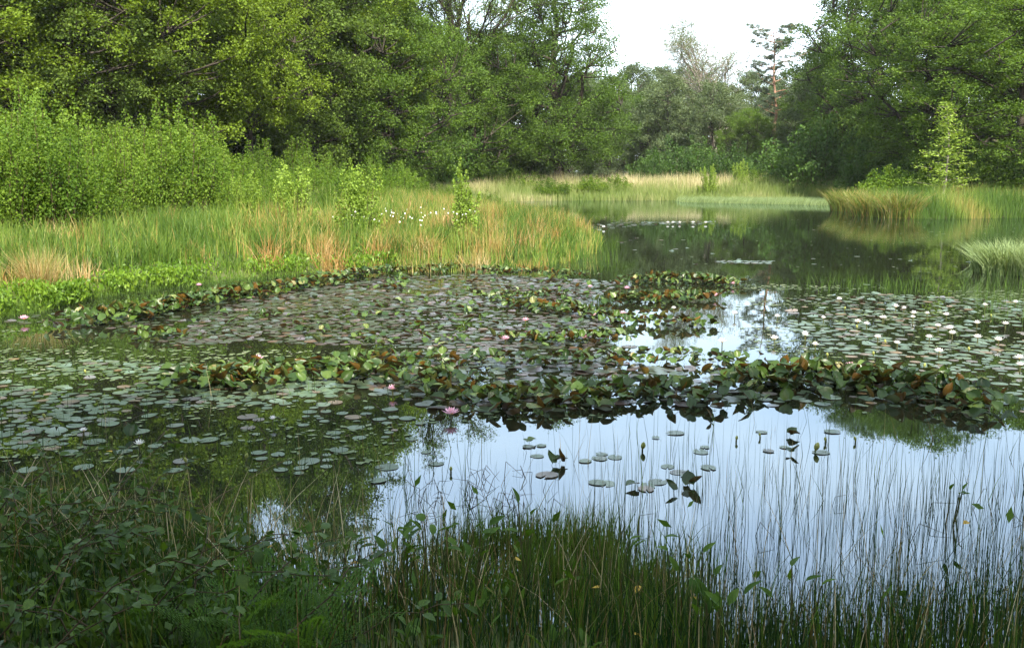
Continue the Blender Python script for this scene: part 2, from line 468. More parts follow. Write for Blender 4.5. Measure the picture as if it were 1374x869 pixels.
def tree_meshes(seed, H, R, base, kind, nclump, nleaf, leaf, trunk_r, cl=1.1, leafm='oak', bark='bark', nlimb=12, spread=.5, thin_top=0.0, droop=.1):
    r = np.random.default_rng(seed)
    tb = Tubes()
    # trunk
    zz = np.linspace(-.3, H * .86, 12)
    sway = np.cumsum(r.normal(0, .10, (12, 2)), 0); sway -= sway[0]
    tp = np.column_stack([sway, zz])
    tr = trunk_r * (1 - zz.clip(0) / H) ** 1.1 + .03; tr[0] *= 1.35
    tb.add(tp, tr, 8)
    def trunk_at(z):
        return np.array([np.interp(z, zz, tp[:, 0]), np.interp(z, zz, tp[:, 1]), z])
    nodes = [tp]
    for k in range(nlimb):
        f = (k + .5) / nlimb
        z0 = base * .75 + (H * .72 - base * .75) * f
        an = k * 2.4 + r.uniform(-.4, .4)
        z1 = min(H * .95, z0 + (H - z0) * r.uniform(.15, .5))
        t1 = np.clip((z1 - base) / (H - base), 0.02, .98)
        rr = R * float(profile(kind, np.array([t1]))[0]) * r.uniform(.7, .95)
        p0 = trunk_at(z0); p3 = np.array([math.cos(an) * rr, math.sin(an) * rr, z1])
        s = np.linspace(0, 1, 8)[:, None]
        mid = (p0 + p3) / 2 + np.array([0, 0, -rr * droop + (z1 - z0) * .1])
        P = (1 - s) ** 2 * p0 + 2 * s * (1 - s) * mid + s * s * p3 + np.concatenate([np.zeros((1, 3)), r.normal(0, .09 * math.sqrt(R), (7, 3))])
        R0 = np.interp(z0, zz, tr) * .55
        tb.add(P, R0 * (1 - s[:, 0]) ** .8 + .02, 5)
        nodes.append(P)
    NP = np.concatenate(nodes)
    # foliage clumps inside the envelope
    cs = []
    tries = 0
    while len(cs) < nclump and tries < nclump * 60:
        tries += 1
        t = r.uniform(0, 1) ** .9
        if thin_top and r.random() < thin_top * t: continue
        an = r.uniform(0, 2 * math.pi)
        rr = R * float(profile(kind, np.array([t]))[0]) * (r.uniform(0, 1) ** .45) * (1 + .18 * math.sin(an * 3 + seed) + r.normal(0, .05))
        c = np.array([math.cos(an) * rr, math.sin(an) * rr, base + t * (H - base)])
        if cs and np.min(np.linalg.norm(np.array(cs) - c, axis=1)) < cl * .62: continue
        cs.append(c)
    cs = np.array(cs)
    for c in cs:
        d = np.linalg.norm(NP - c, axis=1) + np.clip(NP[:, 2] - c[2] + .3, 0, 9) * 1.5
        q = NP[np.argmin(d)]
        mid = (q + c) / 2 + np.array([0, 0, -.15]) + r.normal(0, .12, 3)
        s = np.linspace(0, 1, 4)[:, None]
        tb.add((1 - s) ** 2 * q + 2 * s * (1 - s) * mid + s * s * c, np.array([.05, .04, .03, .015]) * min(1.3, H / 14), 4)
    per = 9
    m = max(1, nleaf // (len(cs) * per))
    cc = np.repeat(cs, per, 0)
    size = np.repeat(r.uniform(.65, 1.25, len(cs)) * cl, per)[:, None]
    dv = unit(r.normal(size=cc.shape) * np.array([1, 1, .8]) + unit(cc - np.array([0, 0, H * .35])) * .5)
    s0 = cc + dv * size * .1; s1 = cc + dv * size * r.uniform(.6, 1.15, (len(cc), 1)); s1[:, 2] -= r.uniform(0, .25, len(cc)) * size[:, 0]
    tparam = r.uniform(0, 1, (len(cc), m)) ** .8
    P = s0[:, None] + (s1 - s0)[:, None] * tparam[..., None] + r.normal(0, .20 * cl, (len(cc), m, 3)) * np.array([1, 1, .75])
    P = P.reshape(-1, 3)
    ax = np.repeat(dv, m, 0) + r.normal(0, .7, P.shape)
    L = leaf * r.uniform(.6, 1.25, len(P))
    V, Fc = leaf_quads(P, L, L * .68, ax, r, up=.7)
    return tb.mesh('trunk_%d' % seed, M[bark]), mesh_np('crown_%d' % seed, V, Fc, M[leafm])

def bare_tree(seed, H, leafm, bark, nleaf, leaf, spread=.55, trunk_r=.22, fork=.3, lv=4, narrow=.6):
    r = np.random.default_rng(seed)
    tb = Tubes(); tips = []
    def grow(p, d, L, R, lev):
        n = 6
        P = [p]; dd = d.copy()
        for k in range(n):
            dd = unit(dd + r.normal(0, .09 + .05 * lev, 3) + np.array([0, 0, .06 if lev < 2 else .01]))
            P.append(P[-1] + dd * L / n)
        P = np.array(P)
        tb.add(P, np.linspace(R, R * .45 if lev < lv else .006, n + 1), max(3, 7 - lev * 2))
        if lev >= lv - 1: tips.append(P)
        if lev >= lv: return
        nc = [6, 6, 6, 5][lev]
        for k in range(nc):
            f = fork + (1 - fork) * (k + r.uniform(.2, .8)) / nc if lev == 0 else .2 + .8 * (k + r.uniform(.2, .8)) / nc
            q = P[min(n, int(f * n))]
            a = r.uniform(0, 2 * math.pi)
            side = np.array([math.cos(a), math.sin(a), r.uniform(-.1, .5)])
            ndir = unit(P[min(n, int(f * n) + 1) if int(f * n) < n else n] - P[max(0, int(f * n) - 1)] + side * spread * r.uniform(.7, 1.5))
            grow(q, ndir, L * (.62 if lev == 0 else .58) * (1.15 - f * .45) * (narrow * 1.4), R * (.55 - .15 * f), lev + 1)
    grow(np.array([0, 0, -.3]), np.array([0, 0, 1.]), H * .72, trunk_r, 0)
    T = np.concatenate(tips)
    P = T[r.integers(0, len(T), nleaf)] + r.normal(0, .12, (nleaf, 3))
    V, Fc = leaf_quads(P, leaf * r.uniform(.6, 1.2, nleaf), leaf * .5, r.normal(size=P.shape), r)
    return tb.mesh('trunk_b%d' % seed, M[bark]), mesh_np('crown_b%d' % seed, V, Fc, M[leafm])

def pine_meshes(seed, H):
    r = np.random.default_rng(seed); tb = Tubes()
    zz = np.linspace(-.3, H, 14); sway = np.cumsum(r.normal(0, .10, (14, 2)), 0)
    tp = np.column_stack([sway, zz]); tb.add(tp, .20 * (1 - zz.clip(0) / H) + .03, 7)
    Ps = []; A = []
    for k in range(26):
        z0 = H * (.42 + .56 * (k / 26) ** .9) ; an = k * 2.4 + r.uniform(-.5, .5)
        L = (1.0 - ((z0 / H - .72) / .45) ** 2) * 2.9 * r.uniform(.6, 1.15)
        if k < 7 and r.random() < .5: L *= .7
        p0 = np.array([np.interp(z0, zz, tp[:, 0]), np.interp(z0, zz, tp[:, 1]), z0])
        d = np.array([math.cos(an), math.sin(an), r.uniform(.05, .45)])
        s = np.linspace(0, 1, 6)[:, None]
        P = p0 + d * L * s + np.array([0, 0, 1.]) * (s ** 2) * .3 + r.normal(0, .06, (6, 3)) * s
        tb.add(P, np.linspace(.06, .012, 6), 4)
        for f in (.45, .6, .75, .88, 1.0):
            c0 = P[0] + (P[-1] - P[0]) * f + np.array([0, 0, .1])
            for q in range(3):
                c = c0 + r.normal(0, .32, 3) * np.array([1, 1, .35])
                tb.add(np.array([c0, c]), [.014, .008], 3)
                n = 70
                v = unit(r.normal(size=(n, 3)) + np.array([0, 0, .45]))
                Ps.append(c + v * r.uniform(.05, .30, (n, 1)) * np.array([1, 1, .6])); A.append(v)
    P = np.concatenate(Ps); A = np.concatenate(A)
    V, Fc = leaf_quads(P, .20, .035, A, r)
    return tb.mesh('pine_trunk_%d' % seed, M['pinebark']), mesh_np('pine_crown_%d' % seed, V, Fc, M['pine'])

def shrub_meshes(seed, H, R, nshoot, nleaf, leaf, leafm, upright=.75, bark='twig'):
    r = np.random.default_rng(seed); tb = Tubes()
    Ps = []; A = []
    per = nleaf // nshoot
    for k in range(nshoot):
        a = r.uniform(0, 2 * math.pi); rr = R * r.uniform(0, 1) ** .6
        edge = rr / R
        h = H * (1 - .38 * edge ** 2) * r.uniform(.5, 1.12)
        p0 = np.array([math.cos(a) * rr * .35, math.sin(a) * rr * .35, -.15])
        p2 = np.array([math.cos(a) * rr, math.sin(a) * rr, h])
        p1 = (p0 + p2) / 2 + np.array([math.cos(a), math.sin(a), 0]) * rr * (1 - upright)
        s = np.linspace(0, 1, 6)[:, None]
        P = (1 - s) ** 2 * p0 + 2 * s * (1 - s) * p1 + s * s * p2 + r.normal(0, .03, (6, 3)) * s
        if k % 2 == 0: tb.add(P, np.linspace(.022, .004, 6) * max(.6, H / 3), 4)
        t = r.uniform(.12, 1, per) ** .8
        base = np.stack([np.interp(t, s[:, 0], P[:, i]) for i in range(3)], 1)
        sd_ = (.34 * R * .5) * (1.05 - t) ** .6
        base += r.normal(0, 1, (per, 3)) * np.array([1, 1, .7]) * sd_[:, None] 
        base[:, 2] = np.maximum(base[:, 2], .05)
        Ps.append(base); A.append(r.normal(0, .8, (per, 3)) + np.array([0, 0, .3]))
    P = np.concatenate(Ps); A = np.concatenate(A)
    L = leaf * r.uniform(.6, 1.3, len(P))
    V, Fc = leaf_quads(P, L, L * .75, A, r, up=.3)
    return tb.mesh('stems_%d' % seed, M[bark]), mesh_np('foliage_%d' % seed, V, Fc, M[leafm])

PROTO = {}
def proto(key, meshes): PROTO[key] = meshes
proto('sunny_a', tree_meshes(11, 18, 4.6, 2.4, 'tall', 280, 92000, .14, .26, leafm='sunny', cl=.95))
proto('sunny_b', tree_meshes(12, 11, 3.4, 3.8, 'round', 135, 44000, .125, .16, leafm='sunny', cl=.85, nlimb=9))
proto('sage_a', tree_meshes(13, 19, 4.5, 2.0, 'tall', 280, 92000, .14, .26, leafm='sage', cl=.95))
proto('oak_a', tree_meshes(14, 18.5, 5.6, 2.4, 'dome', 300, 105000, .135, .42, leafm='oak', nlimb=24, thin_top=.55, cl=1.15, droop=-.05))
proto('oak_b', tree_meshes(15, 19, 6.6, 1.0, 'tall', 390, 112000, .15, .40, leafm='oak', nlimb=16, cl=1.05))
proto('oak_c', tree_meshes(16, 13, 5.2, 1.2, 'round', 260, 84000, .135, .28, leafm='oak', nlimb=14, cl=.95))
proto('far_a', tree_meshes(17, 14, 4.2, 1.0, 'tall', 130, 40000, .19, .22, leafm='far', nlimb=9))
proto('far_b', tree_meshes(18, 12, 4.0, .5, 'round', 120, 36000, .18, .2, leafm='far', nlimb=10))
proto('half_bare', bare_tree(19, 24, 'oak', 'bark', 26000, .15, trunk_r=.40, fork=.25, spread=.95, narrow=.74))
proto('thin', bare_tree(22, 19, 'bareleaf', 'palebark', 16000, .13, trunk_r=.22, fork=.12, spread=.85, narrow=.80))
proto('pine', pine_meshes(21, 15.5))
proto('birch_a', shrub_meshes(31, 3.9, 1.7, 60, 15000, .075, 'birch'))
proto('birch_b', shrub_meshes(32, 3.3, 1.5, 50, 12000, .072, 'birch'))
proto('birch_c', shrub_meshes(33, 2.6, 1.4, 42, 9000, .070, 'birch'))
proto('dark_bush', shrub_meshes(34, 3.0, 2.0, 60, 11000, .11, 'birchdark'))
proto('low_bush', shrub_meshes(35, 2.0, 2.1, 60, 9000, .11, 'birch', upright=.5))
proto('slim', shrub_meshes(36, 2.0, .42, 16, 3600, .055, 'sapling', upright=.95))
proto('slim_b', shrub_meshes(37, 1.9, .60, 26, 5200, .055, 'sapling', upright=.9))
def young_birch(seed, H):
    r = np.random.default_rng(seed); tb = Tubes(); Ps = []; A = []
    s = np.linspace(0, 1, 10); tp = np.column_stack([.12 * np.sin(s * 4), .05 * np.sin(s * 6), -.2 + s * H])
    tb.add(tp, .05 * (1 - s) + .006, 5)
    for k in range(46):
        f = .12 + .86 * (k / 46); z0 = f * H; an = k * 2.4 + r.uniform(-.4, .4)
        L = 1.45 * (1 - f) ** .75 * r.uniform(.55, 1.2) + .15
        p0 = np.array([np.interp(z0, tp[:, 2], tp[:, 0]), np.interp(z0, tp[:, 2], tp[:, 1]), z0])
        d = unit(np.array([math.cos(an), math.sin(an), r.uniform(.25, .8)]))
        q = np.linspace(0, 1, 5)[:, None]
        P = p0 + d * L * q - np.array([0, 0, 1.]) * q ** 2 * L * .25
        tb.add(P, np.linspace(.012, .004, 5), 3)
        n = int(70 * (L + .3))
        t = r.uniform(.1, 1, n)[:, None]
        Ps.append(P[0] + (P[-1] - P[0]) * t + r.normal(0, .10, (n, 3))); A.append(r.normal(size=(n, 3)) + d)
    P = np.concatenate(Ps); A = np.concatenate(A); L = .10 * r.uniform(.6, 1.2, len(P))
    V, Fc = leaf_quads(P, L, L * .7, A, r)
    return tb.mesh('young_trunk', M['palebark']), mesh_np('young_crown', V, Fc, M['sapling'])
proto('young', young_birch(38, 5.6))

ROOTS = {}
def plant(key, name, label, cat, px, d, s=1.0, rz=None, group=None, x=None, parts=('trunk', 'crown'), dz=0.0):
    x = xat(px, d) if x is None else x
    rz = random.uniform(0, 6.28) if rz is None else rz
    loc = (x, d, gz(x, d) - .05 + dz)
    if key in ROOTS:
        o = copy_thing(ROOTS[key], label, loc, rz, s, group, cat)
        return o
    w, l = PROTO[key]
    o = thing(name, label, cat, loc, rz, group, s)
    link(parts[0], w, o); link(parts[1], l, o)
    ROOTS[key] = o
    return o

# front row, left to right
TREES = [
 ('sunny_a', 'broadleaf_tree', 'yellow green tree at the far left edge above the tall birch scrub', -20, 38, (.95, .95, .76)),
 ('sunny_a', 'broadleaf_tree', 'yellow green tree with brown twigs, second from the left behind the scrub', 85, 40, (.95, .95, .80)),
 ('sage_a', 'broadleaf_tree', 'blue green tree between two yellow green trees on the left', 165, 41, (.9, .9, .76)),
 ('sunny_a', 'broadleaf_tree', 'yellow green tree whose crown overhangs the dark gap in the left wood', 245, 43, (.92, .92, .85)),
 ('sunny_b', 'broadleaf_tree', 'short bright tree with a bare forked trunk in the dark gap of the left wood', 342, 45, .86),
 ('sage_a', 'broadleaf_tree', 'tall pale green tree right of the dark gap in the left wood', 425, 50, (.95, .95, .93)),
 ('sunny_a', 'broadleaf_tree', 'tall mid green tree left of the half bare dark tree', 487, 55, (.95, .95, .80)),
 ('oak_c', 'oak_tree', 'low dark green oak with a crooked trunk above the scrub left of centre', 530, 54, (.85, .85, .78)),
 ('oak_c', 'oak_tree', 'dull green oak filling in below the half bare tree', 632, 66, (.85, .85, .80)),
 ('oak_a', 'oak_tree', 'large spreading oak with open upper limbs standing alone against the sky', 745, 70, (1.02, 1.02, .88)),
 ('oak_b', 'oak_tree', 'big dark oak leaning out over the far bank right of the sky gap', 1176, 67, (.95, .95, .82)),
 ('oak_b', 'oak_tree', 'huge dark oak behind the young pale birch on the right', 1262, 54, (.85, .85, .68)),
 ('oak_b', 'oak_tree', 'dark oak at the right edge with heavy low branches', 1365, 47, (.85, .85, .53)),
]
for key, nm, lab, px, d, s in TREES:
    plant(key, nm, lab, 'tree', px, d, s)
plant('half_bare', 'broadleaf_tree', 'tall dark half bare tree with bare upper limbs left of the large oak', 'tree', 596, 64, (.95, .95, .72))
plant('thin', 'broadleaf_tree', 'pale thinly leaved tree standing against the sky gap', 'tree', 962, 92, (1.2, 1.2, .76))
plant('pine', 'pine_tree', 'tall pine with a reddish bare trunk right of the pale thin tree', 'tree', 1040, 86, (.94, .94, .86))
BACK = [('sage_a', -140, 42, 1.), ('sunny_a', -70, 55, 1.15), ('sage_a', 20, 56, 1.15), ('oak_b', 110, 57, 1.1), ('sunny_a', 200, 60, 1.2), ('oak_b', 290, 56, 1.1),
        ('oak_b', 350, 62, 1.2), ('sage_a', 385, 66, 1.25), ('oak_b', 460, 68, 1.2), ('oak_c', 540, 74, 1.1), ('oak_c', 600, 78, 1.0), ('oak_c', 680, 78, 1.05)]
for k, px, d, s in BACK:
    plant(k, 'broadleaf_tree', 'tree of the second row closing the wood behind the left bank', 'tree', px, d, s * .84, group='second row of trees in the left wood')
for k, px, d, s in [('oak_b', 1215, 72, .9), ('oak_b', 1330, 66, .72), ('oak_b', 1420, 60, .62), ('oak_b', 1470, 52, (.8, .8, .52)), ('oak_c', 1110, 84, .75), ('oak_b', 1570, 58, (.8, .8, .55))]:
    plant(k, 'oak_tree', 'dark oak closing the wood behind the front oaks on the right', 'tree', px, d, s, group='rear oaks of the right wood')
for k, px, d, s in [('far_a', 850, 118, 1.05), ('far_a', 884, 125, 1.08), ('far_b', 918, 108, 1.12), ('far_a', 1000, 120, 1.0), ('far_b', 1070, 112, 1.1), ('far_a', 1100, 98, 1.05), ('far_a', 950, 128, .95),
                    ('far_b', 820, 104, 1.0), ('far_a', 790, 120, 1.0), ('far_a', 1040, 130, .98)]:
    plant(k, 'broadleaf_tree', 'greyish tree far off beyond the sky gap', 'tree', px, d, s * .88, group='far trees below the sky gap')
for k, px, d, s, lab in [('far_b', 900, 88, .88, 'dull green tree left of the pale thin tree'), ('far_b', 955, 84, .80, 'rounded dull green tree at the foot of the pale thin tree'),
                         ('oak_c', 1003, 80, .52, 'small dense dark tree between the thin tree and the pine'), ('far_b', 1092, 80, .85, 'dull green tree right of the reddish pine trunk'),
                         ('oak_c', 868, 96, .72, 'dark low tree just right of the large spreading oak')]:
    plant(k, 'broadleaf_tree', lab, 'tree', px, d, s * .88)
# trees on the bank behind and right of the viewer: they shade the near water
for k, x, y, s in [('oak_c', 3.5, -7.5, 1.0), ('oak_c', -5.5, -7.0, 1.0), ('oak_c', 11.5, -7.5, 1.0), ('oak_b', 0, -13, .95), ('oak_b', 9, -14, .95), ('oak_b', -9, -13, .95)]:
    plant(k, 'oak_tree', 'oak on the near bank behind the viewer shading the water', 'tree', 0, y, s, x=x, group='oaks of the near bank')

for i_, (px, d, s) in enumerate([(560, 92, 1.15), (620, 96, 1.15), (675, 92, 1.1), (725, 98, 1.1), (770, 94, 1.0), (815, 92, .8), (880, 98, .85), (930, 102, .85), (980, 100, .85), (1030, 98, .9), (1085, 92, .8), (1130, 90, .8)]):
    plant('far_b', 'broadleaf_tree', 'dull green tree far behind the large oak and the gap', 'tree', px, d, s * .82, group='trees filling the wood behind the gap')
# bushes and scrub
def bush(key, px, d, s, label, group=None, cat='bush', rz=None, name='birch_scrub'):
    return plant(key, name, label, cat, px, d, s, group=group, parts=('stems', 'foliage'), rz=rz)
SCRUB = [(-110, 19, .95, 'a'), (-50, 18.4, .85, 'a'), (8, 18.6, .84, 'a'), (62, 18.8, .82, 'a'), (112, 20, .84, 'b'), (150, 22, .92, 'b'), (30, 22, .95, 'a'), (95, 23.5, 1.0, 'a'), (190, 23.5, .98, 'b'),
         (150, 26, 1.05, 'a'), (235, 25, 1.0, 'b'), (222, 29, 1.05, 'a'), (275, 27, .92, 'b'), (-30, 26, 1.1, 'a'), (280, 32, 1.05, 'b'), (60, 28, 1.15, 'a'), (-90, 27, 1.1, 'a'), (310, 29, .75, 'c'),
         (330, 33, 1.0, 'c'), (372, 31, .85, 'c'), (405, 34, 1.0, 'c'), (352, 38, 1.0, 'b'), (400, 41, 1.0, 'b'), (440, 37, 1.0, 'c'), (468, 41, 1.05, 'c'), (505, 39, .95, 'c'), (540, 44, .95, 'c'),
         (575, 45, .9, 'c'), (610, 50, .9, 'c'), (440, 46, 1.05, 'b'), (500, 49, 1.05, 'b'), (350, 26, .5, 'c'), (430, 29, .55, 'c'), (560, 34, .5, 'c'), (520, 31, .45, 'c'), (655, 55, .8, 'c'), (455, 33, .8, 'c'), (495, 35, .75, 'c'), (540, 38, .75, 'c'), (590, 41, .75, 'c'), (635, 46, .8, 'c'), (320, 25, .7, 'c'), (300, 31, .95, 'b'), (385, 28, .6, 'c')]
SCL = {(8, 18.6): 'dark based birch bush at the very left edge above the rushes', (62, 18.8): 'birch bush second from the left edge at the front of the thicket',
       (112, 20): 'birch bush where the front of the tall thicket turns back', (150, 22): 'rounded birch bush right of the dark based front bushes', (190, 23.5): 'birch bush at the right front corner of the tall thicket',
       (350, 26): 'small low birch bush between two lime green saplings', (430, 29): 'low birch bush behind the lime green sapling left of centre', (560, 34): 'small birch bush standing alone in the meadow grass',
       (520, 31): 'smallest birch bush in the rushes left of the slim sapling', (655, 55): 'birch bush at the right end of the scrub near the far bank', (310, 29): 'small birch bush at the foot of the tall thicket'}
for px, d, s, v in SCRUB:
    if (px, d) in SCL:
        bush('birch_' + v, px, d, s * random.uniform(.62, .82), SCL[(px, d)], 'birch scrub of the left bank'); continue
    bush('birch_' + v, px, d, s * random.uniform(.52, .92), 'leafy light green birch scrub on the left bank' if px > 300 else 'tall dense birch scrub at the left of the bank', 'birch scrub of the left bank')
bush('slim_b', 483, 20.0, .92, 'lime green birch sapling rising from the rushes left of centre', cat='sapling', name='birch_sapling')
bush('slim', 621, 20.0, .84, 'slim lime green sapling standing at the water side of the rush bed', cat='sapling', name='birch_sapling')
bush('slim_b', 392, 21.5, .85, 'bushy lime green sapling in front of the scrub', cat='sapling', name='birch_sapling')
bush('slim_b', 328, 22, .72, 'small sapling in tawny grass beside the tall scrub', cat='sapling', name='birch_sapling')
for px, d, s, lab in [(700, 60, .8, 'green bush at the left foot of the large oak'), (740, 57.5, .62, 'green bush below the trunk of the large oak'), (790, 59, .62, 'bright bush under the right side of the large oak'),
                      (828, 60, .60, 'bright bush at the right end below the large oak')]:
    bush('low_bush', px, d + 6, s * 1.0, lab, name='low_bush')
for px, d, s, lab in [(660, 72, 1.0, 'dark undergrowth bush left of the large oak'), (905, 76, 1.25, 'dark green bush below the far trees in the gap'), (870, 74, .9, 'dark bush right beside the large oak'), (985, 74, 1.1, 'dark bush beneath the pine'),
                      (1040, 70, 1.05, 'dark bush right of the pine foot'), (1105, 72, 1.2, 'dark bush in front of the right oaks'), (1165, 56, .95, 'dark bush beside the promontory grass'),
                      (1320, 47, .9, 'dark bush right of the young pale birch'), (940, 80, 1.3, 'dark bush below the thin pale tree'), (1215, 52, .8, 'dark bush left of the young pale birch')]:
    bush('dark_bush', px, d, s, lab, name='leafy_bush')
for px, d, s, lab in [(1015, 66, .75, 'light green bush among pale grass on the far bank'), (1050, 66, .55, 'small light green bush left of the promontory'), (1195, 47, .85, 'yellow green bush left of the young birch'),
                      (1235, 47.5, .7, 'low green bush at the foot of the young birch')]:
    bush('low_bush', px, d, s, lab, name='low_bush')
for px, d, s, lab in [(951, 64, 1.15, 'thin pale sapling on the far bank'), (993, 66, 1.2, 'slender pale sapling before the dark bushes')]:
    bush('slim_b', px, d, s, lab, cat='sapling', name='birch_sapling')
plant('young', 'young_birch', 'young pale green birch standing in the grass of the right promontory', 'tree', 1267, 44, (1.3, 1.3, .80))
plant('dark_bush', 'leafy_bush', 'dark bush at the right edge of the promontory', 'bush', 1400, 46, 1.1, parts=('stems', 'foliage'))
# undergrowth deep in the woods, so no daylight shows below the crowns
r = np.random.default_rng(5)
for k in range(26):
    px = -120 + k * 32 + r.uniform(-10, 10)
    bush('dark_bush', px, 50 + r.uniform(0, 6) + max(0, (px - 300) * .045), 1.25 + r.uniform(0, .6), 'dark undergrowth bush inside the left wood', 'undergrowth of the left wood', name='leafy_bush')
for k in range(14):
    px = 1090 + k * 34 + r.uniform(-10, 10)
    bush('dark_bush', px, 63 + r.uniform(0, 8), 1.3 + r.uniform(0, .6), 'dark undergrowth bush inside the right wood', 'undergrowth of the right wood', name='leafy_bush')

# ------------------------------------------------------------------ grass and rush beds
def bed(name, label, P, H, tint, Wd, mat, lean=.25, segs=2, seed=0, z=None, wind=(0, 0), cat=None):
    r = np.random.default_rng(seed)
    n = len(P); H = H * .88
    zz = np.maximum(height(P), -.12) if z is None else z
    B = np.column_stack([P, zz])
    an = r.uniform(0, 2 * math.pi, n); l = np.abs(r.normal(0, lean, n)) * H
    ln = np.stack([np.cos(an) * l, np.sin(an) * l], 1) + np.array(wind) * H[:, None]
    V, Fc, k = blades(B, H, ln, Wd, r, segs)
    o = link(name, mesh_np(name, V, Fc, M[mat], tint=np.repeat(tint, k)))
    return tag(o, label, cat, kind='stuff')

# left bank: keep points close to the shore denser
r = np.random.default_rng(40)
LB = [(-16, 10.5), at(0, 428), at(60, 420), at(130, 400), at(220, 389), at(330, 376), at(430, 368), at(520, 366), at(610, 366), at(700, 362), at(770, 352), at(806, 338), at(808, 322),
      at(785, 308), at(710, 296), at(600, 290), at(545, 283), at(560, 275), (-6, 50), (-24, 46), (-27, 24)]
P = sample_poly(LB, 260000, r)
dS = distpoly(P, SHORE)
keep = r.random(len(P)) < np.clip(1.25 * np.exp(-dS / 3.0) + .16, 0, 1)
# the thicket hides the ground behind its front
keep &= ~((P[:, 1] > 27.5) & (P[:, 0] < -9) & (r.random(len(P)) < .7))
P = P[keep]; dS = dS[keep]
patch = vnoise(P, 1.3, 1) * .45 + vnoise(P, .3, 2) * .55
clump = vnoise(P, .45, 9)
west = np.clip((-P[:, 0] - 2.5) / 4, 0, 1)
tint = np.clip(.08 + .80 * np.clip(patch - .40, 0, 1) * 2.2 * np.exp(-dS / 5) + .08 * (dS > 3) - .16 * np.clip((-P[:, 0] - 4) / 2, 0, 1) - .18 * np.clip((P[:, 0] + .4) / .6, 0, 1) + r.normal(0, .17, len(P)) + .10 * west, 0, .98)
front = np.exp(-dS / .8)
H = (.42 + .85 * clump) * (1 - .25 * front) * r.uniform(.45, 1.1, len(P)) * np.clip(1.12 + P[:, 0] * .055, .55, 1)
H *= 1 - .26 * np.clip((P[:, 0] + 3.2) / 1.5, 0, 1)
bogzone = (P[:, 0] < -2.2) & (dS < .75)
H[bogzone] *= .40; tint[bogzone] = np.clip(tint[bogzone] * .5, 0, .3)
bed('rushes', 'bed of green rushes with tawny patches on the left bank', P, H, tint, .014 + .010 * r.random(len(P)), 'rush', lean=.30, seed=1)
# second layer : straw and rust stems leaning in tussocks
n = 620
tc_ = sample_poly(LB, 3600, r); dd = distpoly(tc_, SHORE); tc_ = tc_[(dd > .3) & (dd < 5)][:n]
Pt = np.repeat(tc_, 85, 0) + r.normal(0, .14, (len(tc_) * 85, 2))
tt_ = np.repeat(r.choice([0, .02, .12, .45, .6, .66, .72, .76, .80, .84, .95], len(tc_)), 85)
fl_ = np.repeat((tc_[:, 0] < -4.6) & (r.random(len(tc_)) < .75), 85); tt_ = np.where(fl_, tt_ * .25, tt_)
Ht = np.repeat(r.uniform(.55, 1.1, len(tc_)) * (1 - .26 * np.clip((tc_[:, 0] + 3.2) / 1.5, 0, 1)) * np.clip(1.12 + tc_[:, 0] * .055, .6, 1), 85) * r.uniform(.5, 1.05, len(Pt))
bed('tussock_grass', 'tawny and green grass tussocks leaning over the rush bed', Pt, Ht, np.clip(tt_ + r.normal(0, .06, len(Pt)), 0, 1), np.full(len(Pt), .014), 'rush', lean=.5, seed=2)

# far bank band
FB = [at(540, 284), at(600, 277), at(650, 271.5), at(750, 269.5), at(920, 269), at(1130, 272), at(1138, 276), (26, 76), (-14, 76)]
P = sample_poly(FB, 90000, r); dS = distpoly(P, SHORE)
k = r.random(len(P)) < np.clip(np.exp(-dS / 4) + .2, 0, 1); P = P[k]; dS = dS[k]
tint = np.clip(.10 + .55 * np.clip(dS / 6.0, 0, 1) + .45 * (vnoise(P, 2.2, 5) - .4) + r.normal(0, .08, len(P)), 0, 1)
H = (.75 + .6 * vnoise(P, 1.6, 6)) * np.clip(.55 + dS / 5, 0, 1.25) * r.uniform(.6, 1.1, len(P))
bed('bank_grass', 'pale straw and green grass along the far bank', P, H, tint, np.full(len(P), .030), 'marram', lean=.25, seed=3)
# blue-green sedge strip in the water
SS = [at(905, 269.5), at(1132, 272), at(1142, 278), at(1100, 275.5), at(1000, 273.5), at(915, 271.5)]
P = sample_poly(SS, 16000, r)
bed('sedge', 'low blue green sedge strip in front of the far bank', P, .35 + .3 * r.random(len(P)), np.clip(.5 + r.normal(0, .25, len(P)), 0, 1), np.full(len(P), .02), 'sedge', lean=.2, seed=4, wind=(.5, 0))
# promontory
PR = [at(1132, 273), at(1138, 284), at(1165, 292), at(1260, 294.5), at(1374, 292.5), at(1500, 292), (34, 36), (38, 56), (18, 62)]
P = sample_poly(PR, 90000, r); dS = distpoly(P, SHORE)
k = r.random(len(P)) < np.clip(np.exp(-dS / 3) + .15, 0, 1); P = P[k]; dS = dS[k]
tint = np.clip(.16 + .75 * (vnoise(P, 1.5, 15) - .45) + r.normal(0, .10, len(P)) + .25 * (dS > 4), 0, 1)
H = (.7 + .55 * vnoise(P, .9, 16)) * r.uniform(.6, 1.1, len(P))
bed('rushes', 'green and rusty rushes covering the right promontory', P, H, tint, np.full(len(P), .018), 'rush', lean=.3, seed=5)
# grass of the meadow between scrub and wood
MD = [(-26, 26), (-6, 30), (-5, 46), (-8, 62), (-40, 60), (-40, 30)]
P = sample_poly(MD, 26000, r)
bed('meadow_grass', 'meadow grass between the scrub and the left wood', P, r.uniform(.5, 1.1, len(P)), np.clip(.2 + .5 * (vnoise(P, 2, 8) - .3) + r.normal(0, .1, len(P)), 0, 1), np.full(len(P), .03), 'marram', seed=6)
